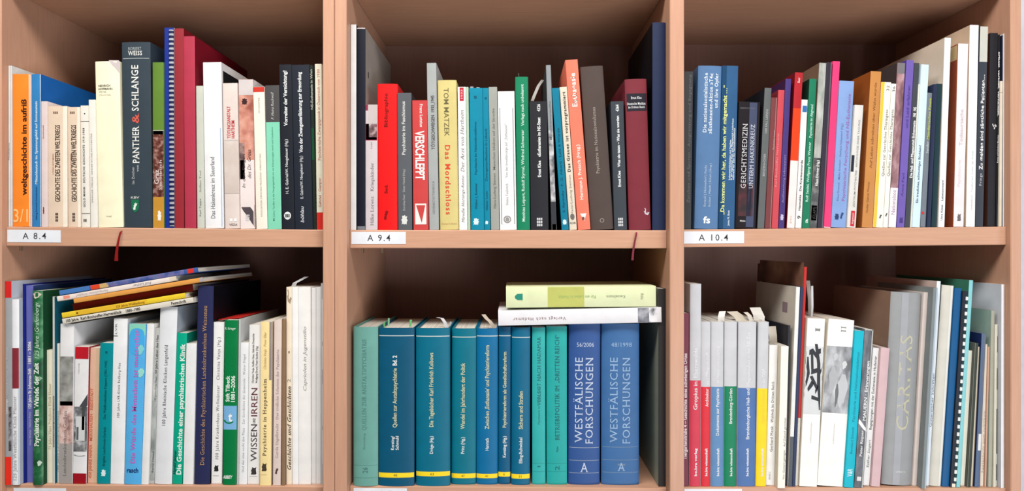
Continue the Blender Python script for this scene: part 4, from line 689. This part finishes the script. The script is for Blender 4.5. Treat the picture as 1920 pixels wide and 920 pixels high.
wf(1065.5, 1125, 1067, (48, 84, 146), 'thick royal blue yearbook numbered 56/2006', '56/2006', 905, (196, 208, 228))
wf(1128, 1199, 1128.5, (60, 106, 160), 'thickest steel blue yearbook numbered 48/1998', '48/1998', 908, (150, 180, 214), -1)
bk(1236, 1250, 1237, 541, (50, 46, 48), 'tall black folder against the right upright of the lower middle shelf', sl=(150, 158, 140), yb=912, d=.2, r=.8)
pack('low', 2, cur, 'books on the lower middle shelf')
hbook('paperback_book', 934.5, 610.5, 1240.5, 604, 28.5, (232, 231, 236), 'greyish white book lying across blue yearbooks, upside-down typewriter title', T('Verlegt nach Hadamar', 1061, 962, .6, 6, (150, 122, 122), 'w'), P(0.02, .98, 1196, 1217, pic(((90, 92, 100), (130, 132, 142), (190, 190, 198)), 60), 'cover_picture'), P(.02, .98, 1217, 1232, pic(((236, 236, 240), (226, 226, 230), (70, 72, 80)), 65), 'cover_picture'), SIDE(-1, .001, .02, 940, 1236, (235, 235, 238), 'cover_edge'), d=.165, yf=.003, group='books lying on the blue yearbooks')
hbook('paperback_book', 949, 576.8, 1230, 574.6, 39, (222, 229, 186), 'pale lime green book lying topmost over the blue yearbooks', P(0, 1, 1027, 1095.5, (190, 194, 104), 'olive_band'), G('shield', 972.5, .48, 13, (40, 140, 118), hgt=15), P(.3, .7, 977, 980, (200, 215, 160), 'mark'), T('Für ein Leben in Vielfalt', 1117, 1047, .5, 5.5, (150, 178, 104), ''), T('Kesselmann', 1172, 1137, .5, 5.5, (150, 158, 124), '', 'author'), H('Rila', 1204, .5, .3, 5, (150, 158, 124), 's'), d=.145, yf=.004, group='books lying on the blue yearbooks')
TABG = 'green sticky tabs in the Bd. 2 hardcover'
slip('lowest and leftmost of the green sticky tabs in the Bd. 2 hardcover', [(720, 615, 0), (720.5, 603, 0)], 3.4, (110, 186, 120), .03, .15, 'index_tab', 'sticky tab', TABG)
slip('tallest pale green sticky tab in the Bd. 2 hardcover', [(728.5, 611, 0), (729, 596, 0)], 3.2, (150, 205, 165), .045, .1, 'index_tab', 'sticky tab', TABG)
slip('rightmost green sticky tab in the Bd. 2 hardcover', [(769, 612, 0), (770.5, 599, 0)], 4.2, (110, 190, 120), .03, .1, 'index_tab', 'sticky tab', TABG)
slip('curled grey-white paper strip standing out of Die Tagebücher', [(837, 614, 0), (834, 604, .002), (828, 597, .006), (819, 596, .01)], 7, (206, 206, 212), .03, .6)
slip('crumpled beige paper strip standing out of the Psychiatriereform hardcover', [(927, 614, 0), (919, 603, .003), (912, 597, .004), (906, 590, .008)], 8.5, (190, 180, 165), .028, .5)
slip('small grey paper strip beside the curled one in Die Tagebücher', [(843, 613, 0), (845, 603, .003)], 3.4, (180, 180, 186), .035, .5)
slip('grey folded paper above the black folder at the right upright', [(1235, 542, .0), (1236, 534, .0), (1231, 528, .006)], 12, (150, 140, 138), .08, .45)

# ================================================================== lower shelf, right bay
cur = []
bk(1276, 1291, 1277, 587, (120, 54, 74), 'maroon book lettered Tiergartenstraße 4 at the left end, lower right shelf', T('Tiergartenstraße 4 – Geschichte eines schwierigen Ortes', 861, 662, .55, 6, (230, 214, 218), 'B'), yb=911, d=.15)
def bebra(x0, x1, xt, ytop, col, split, label, title, ta, tb, up=None, ua=0, ub=0, pub='be.bra wissenschaft', u=.6, cap=5.6, tcol=(226, 226, 228)):
    parts = [P(0, 1, split, 915, col, 'colour_band'), T(title, ta, tb, u, cap, tcol, 'b'), T(pub, 892, 840, .55, 4.4, (230, 232, 236), 'B', 'publisher')]
    if up: parts.append(T(up, ua, ub, u, cap, (232, 232, 236), 'b'))
    bk(x0, x1, xt, ytop, (202, 203, 208), label, *parts, yb=911.5, r=2.2, d=.15)
bebra(1292.5, 1313.5, 1294.5, 532, (212, 62, 84), 713, 'tallest grey and raspberry red paperback, lettered Gropius in', 'Gropius in', 768, 715, 'Eberswalde', 708, 652, 'be.bra verlag', .5, 7)
bebra(1314, 1332, 1315, 603, (218, 46, 60), 725, 'grey and scarlet paperback lettered Architektur', 'Architektur', 762, 728, 'und Pflegeanstalt', 722, 660)
bebra(1333, 1356.5, 1334, 603, (96, 138, 184), 725, 'grey and light blue paperback lettered Dokumente zur Psychiatrie', 'Dokumente zur Psychiatrie', 816, 728, 'im Nationalsozialismus', 720, 648, u=.5)
bebra(1357.5, 1381, 1359, 603, (0, 128, 88), 724, 'grey and green paperback lettered Brandenburg-Görden', 'Brandenburg-Görden', 794, 728, u=.5)
bebra(1382.3, 1416, 1385, 603.5, (78, 114, 170), 727, 'widest grey and blue paperback lettered Brandenburgische Heil- und', 'Brandenburgische Heil- und', 823, 728, 'Pflegeanstalten in der NS-Zeit', 724, 622, u=.55, cap=6)
bebra(1417, 1437, 1422.5, 603.5, (252, 214, 30), 728, 'grey and bright yellow paperback, last of the two-tone series', 'Opfer der Psychiatrie', 794, 730, 'in der DDR', 726, 690, u=.55, tcol=(236, 206, 60))
bk(1437.6, 1454.5, 1443, 647, (243, 243, 240), 'white paperback lettered Waldeck im Dritten Reich', T('Gerhard Menk', 846, 798, .52, 5, (110, 108, 106), 's', 'author'), T('Waldeck im Dritten Reich', 792, 715, .52, 5, (110, 108, 106), 's'), T('BAND 2', 898, 884, .4, 3.4, (180, 178, 174)), sl=(222, 214, 196), d=.14)
bk(1455.5, 1470.5, 1463.5, 649, (244, 241, 230), 'cream white paperback right of the Waldeck one, tiny slanting title', T('Von Gestern getragen · Auf Zukunft gerichtet', 898, 782, .75, 3.6, (140, 136, 126), 'i'), sl=(214, 204, 184), yb=916, d=.145)
bk(1471.5, 1476.3, 1477.5, 610, (40, 42, 52), 'thin black spine left of the tall white one, lower right shelf', d=.14, sl=(34, 34, 40))
bk(1477, 1484.8, 1493, 538, (232, 232, 230), 'tall thin white spine with grey lower half and cream cover side', P(0, 1, 818, 915, (84, 90, 98), 'grey_foot'), SIDE(-1, .03, .05, 590, 570, (150, 130, 140), 'cover_print'), sl=(196, 188, 176), d=.17)
bk(1485.2, 1491, 1500.6, 538, (44, 56, 90), 'thin navy spine between the tall white and the red spine', sl=(50, 56, 80), d=.14)
bk(1491.5, 1497, 1508, 500, (196, 44, 40), 'tallest thin red spine with a brown photo cover side', P(0, 1, 783, 915, (225, 222, 212), 'pale_foot'), SIDE(-1, .002, .19, 915, 492, pic(((84, 54, 46), (142, 104, 86), (184, 152, 128)), 14), 'cover_picture'), sl=(120, 88, 74), d=.2)
bk(1497.6, 1531.5, 1514, 597, (246, 245, 240), 'white volume I with black branch drawing on its spine', P(0, 1, 649, 776, (214, 216, 218), 'drawing'), G('branches', 706, .5, 38, (46, 48, 54), 'branch_print', 124), T('I', 622, 613, .6, 9, (140, 140, 140), 's', 'volume_number'), T('Lebensbilder', 830, 790, .5, 3, (205, 200, 192), 'i'), sl=(216, 206, 186), yb=912.5, d=.16)
bk(1532.2, 1581, 1554, 599, (246, 245, 240), 'white volume II with grey sculpture photo on its spine', P(0, 1, 649, 774, pic(((92, 94, 98), (140, 142, 146), (178, 180, 184), (214, 216, 218)), 30, (1.6, 1, .8)), 'sculpture_picture'), G('splash', 712, .3, 17, (176, 178, 182), 'figure_print', 60), G('splash', 730, .7, 22, (196, 198, 202), 'figure_print', 72), G('splash', 669, .36, 11, (196, 198, 202), 'figure_print', 17, eps=.0005), G('splash', 683, .72, 11, (214, 216, 218), 'figure_print', 18, eps=.0005), G('splash', 740, .5, 7, (110, 112, 116), 'fold_print', 50, eps=.0005),
   T('II', 622, 611, .6, 9, (150, 150, 150), 's', 'volume_number'), T('Lebensbilder', 832, 792, .5, 3, (212, 208, 200), 'i'), sl=(216, 206, 186), yb=912.5, d=.16)
bk(1582, 1600, 1603, 620, (0, 182, 204), 'cyan leaning paperback right of white volume II', T('V&R', 893, 878, .5, 9, (210, 238, 242), 'b', 'publisher'), T('Psychiatrie und Nationalsozialismus', 790, 660, .5, 4.6, (0, 140, 164), '',), T('Bernhard Schmidt', 850, 800, .5, 4.2, (0, 140, 164), '', 'author'), yb=914, d=.15)
bk(1601, 1618, 1621, 617, pic(((44, 46, 56), (84, 88, 98), (120, 124, 132)), 80, (1, 1, .3)), 'leaning paperback with dark mottled photo spine and white slash', T('MAUERN · Erinnerungen', 788, 676, .62, 5.4, (226, 226, 228), 'B'), T('Peter Riquer', 855, 806, .5, 4.6, (216, 216, 218), 'B', 'author'), G('slash', 797, .5, 16, (236, 236, 236), 'white_slash', 24), G('square', 897, .5, 8, (220, 220, 220), 'emblem', 8), P(.85, 1, 617, 915, (190, 190, 186), 'worn_edge'), P(0, 1, 615, 619, (196, 194, 188), 'worn_head'), yb=914, d=.14)
bk(1619, 1631.5, 1638, 652, (240, 240, 240), 'white leaning paperback, small title Begegnungen mit der Euthanasie', T('Begegnungen mit der Euthanasie in Hadamar', 805, 667, .5, 4.6, (76, 74, 74), ''), T('Esther Siegert', 875, 824, .5, 4.4, (120, 118, 116), '', 'author'), sl=(215, 212, 208), d=.14)
bk(1632.2, 1649.5, 1650, 652, (212, 180, 184), 'dusty pink leaning paperback left of the thick grey volume', sr=(170, 130, 132), d=.145)
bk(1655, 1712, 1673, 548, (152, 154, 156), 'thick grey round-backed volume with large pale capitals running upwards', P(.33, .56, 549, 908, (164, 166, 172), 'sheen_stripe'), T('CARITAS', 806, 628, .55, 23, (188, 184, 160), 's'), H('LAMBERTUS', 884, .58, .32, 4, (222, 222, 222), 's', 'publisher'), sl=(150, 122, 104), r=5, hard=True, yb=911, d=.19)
bk(1712.5, 1722.5, 1737, 548, (216, 204, 198), 'thin rosy white spine touching the thick grey volume', d=.19)
bk(1723.5, 1734, 1744, 539, (126, 134, 136), 'grey-green leaning spine left of the tall white-blue one', P(.65, 1, 539, 918, (170, 186, 200), 'edge'), yb=917, d=.16)
bk(1734.6, 1742, 1757, 527, (226, 234, 242), 'tall thin bluish white leaning spine', T('Gütersloher Schriften', 800, 700, .5, 4, (110, 130, 150), ''), sl=(196, 176, 170), d=.21)
bk(1743, 1765.5, 1768, 535, (212, 209, 198), 'greyish cream round-backed leaning book right of the white-blue one', P(.72, 1, 535, 915, (232, 232, 226), 'edge'), r=3, sl=(120, 124, 124), d=.19)
bk(1766.5, 1780, 1791, 540, (0, 84, 138), 'royal blue leaning spine left of the comb-bound report', d=.19, r=1)
bk(1780.8, 1792, 1805, 546, (28, 32, 46), 'black comb-bound report with white teeth, lower right shelf', COMB(.58, 1, 552, 905, (228, 232, 230), (24, 52, 60), 14), P(.3, .9, 906, 913, (230, 222, 210), 'foot'), d=.2, name='comb_bound_report', cat='report')
bk(1793, 1800.5, 1817, 525, (134, 202, 208), 'pale turquoise thin spine leaning, green cover side behind', sl=(52, 112, 92), d=.2)
bk(1801.3, 1810.6, 1818.5, 657, (228, 226, 210), 'short narrow cream leaning spine right of the pale turquoise one', d=.14)
bk(1811.2, 1819.5, 1824, 643, (54, 62, 54), 'short narrow dark green leaning spine', P(0, .2, 643, 915, (110, 112, 100), 'worn_edge'), d=.14, sl=(90, 90, 84))
bk(1820, 1825.5, 1834, 650, (212, 200, 176), 'short thin tan leaning spine right of the dark green one', P(.7, 1, 650, 915, (130, 120, 100), 'worn_edge'), d=.14)
bk(1826, 1836, 1841, 625, (86, 106, 138), 'blue-grey leaning spine with a small pale label', P(.3, .95, 813, 844, (222, 222, 222), 'pale_label'), P(.4, 1, 625, 812, (96, 106, 124), 'upper_part'), sl=(20, 34, 78), d=.14)
bk(1836.6, 1845.4, 1846.5, 645, (222, 208, 190), 'sand coloured thin leaning spine with scattered marks', T('Festschrift zum Jubiläum', 885, 770, .6, 3.5, (170, 160, 150), 'w'), d=.14)
bk(1846, 1850.5, 1852.4, 650, (208, 164, 142), 'thin terracotta spine left of the grey-green tall one', d=.14)
bk(1851, 1861, 1856, 582, (166, 166, 150), 'tall grey-green spine with large grey-green cover side', sl=(140, 160, 150), d=.2)
bk(1861.5, 1868, 1863.5, 608, (214, 210, 192), 'thin stone coloured spine between grey-green and black-marked ones', d=.18)
bk(1868.5, 1873.7, 1870, 608, (206, 206, 194), 'thin whitish spine with black bars', *[P(.3, .8, a, b, (60, 60, 58), 'black_bar') for a, b in ((630, 660), (690, 730), (766, 850), (870, 900))], d=.18)
bk(1874, 1879.6, 1874, 533, (240, 241, 248), 'tall white brochure left of the last one, lower right shelf', sl=(196, 198, 206), yb=915, d=.2, name='brochure', cat='brochure')
bk(1880, 1885.6, 1880, 533, (236, 234, 232), 'last white brochure against the right upright, lower right shelf', yb=914, d=.2, name='brochure', cat='brochure')
pack('low', 3, cur, 'books on the lower right shelf')
SL = 'paper slips standing out of the two-tone paperbacks'
PW = (232, 230, 226)
slip('white folded paper slip above the green two-tone paperback', [(1352, 602, 0), (1353, 592, .001), (1357, 584, .006)], 15, PW, .02, .35, group=SL)
slip('wide cream paper slip above the wide blue two-tone paperback', [(1391, 602, 0), (1388, 594, .004), (1377, 585, .012)], 24, (214, 206, 190), .03, .3, group=SL)
slip('narrow curled paper slip right of the wide cream one', [(1409, 602, 0), (1407, 592, .004), (1402, 586, .01)], 11, (220, 214, 204), .025, .5, group=SL)
slip('large white paper slip above the yellow two-tone paperback', [(1424, 602, 0), (1423, 590, .002), (1419, 577, .008)], 24, (222, 220, 214), .045, .25, group=SL)
slip('curled end of paper beside the yellow two-tone paperback', [(1431, 602, 0), (1434, 594, .003), (1432, 588, .008)], 5, PW, .02, .6, group=SL)
slip('cream paper slip standing out of the Waldeck paperback', [(1450, 648, 0), (1450, 630, .001), (1449, 612, .004)], 18, (206, 198, 184), .03, .3, group=SL)
slip('grey paper sheet standing above volume I', [(1519, 598, 0), (1519, 560, .001), (1517, 526, .004)], 10, (168, 160, 154), .055, .4, group=SL)
slip('white creased paper sheet standing above volume I', [(1522, 597, 0), (1524, 575, .001), (1525, 536, .004)], 8, (228, 228, 230), .04, .7, group=SL)
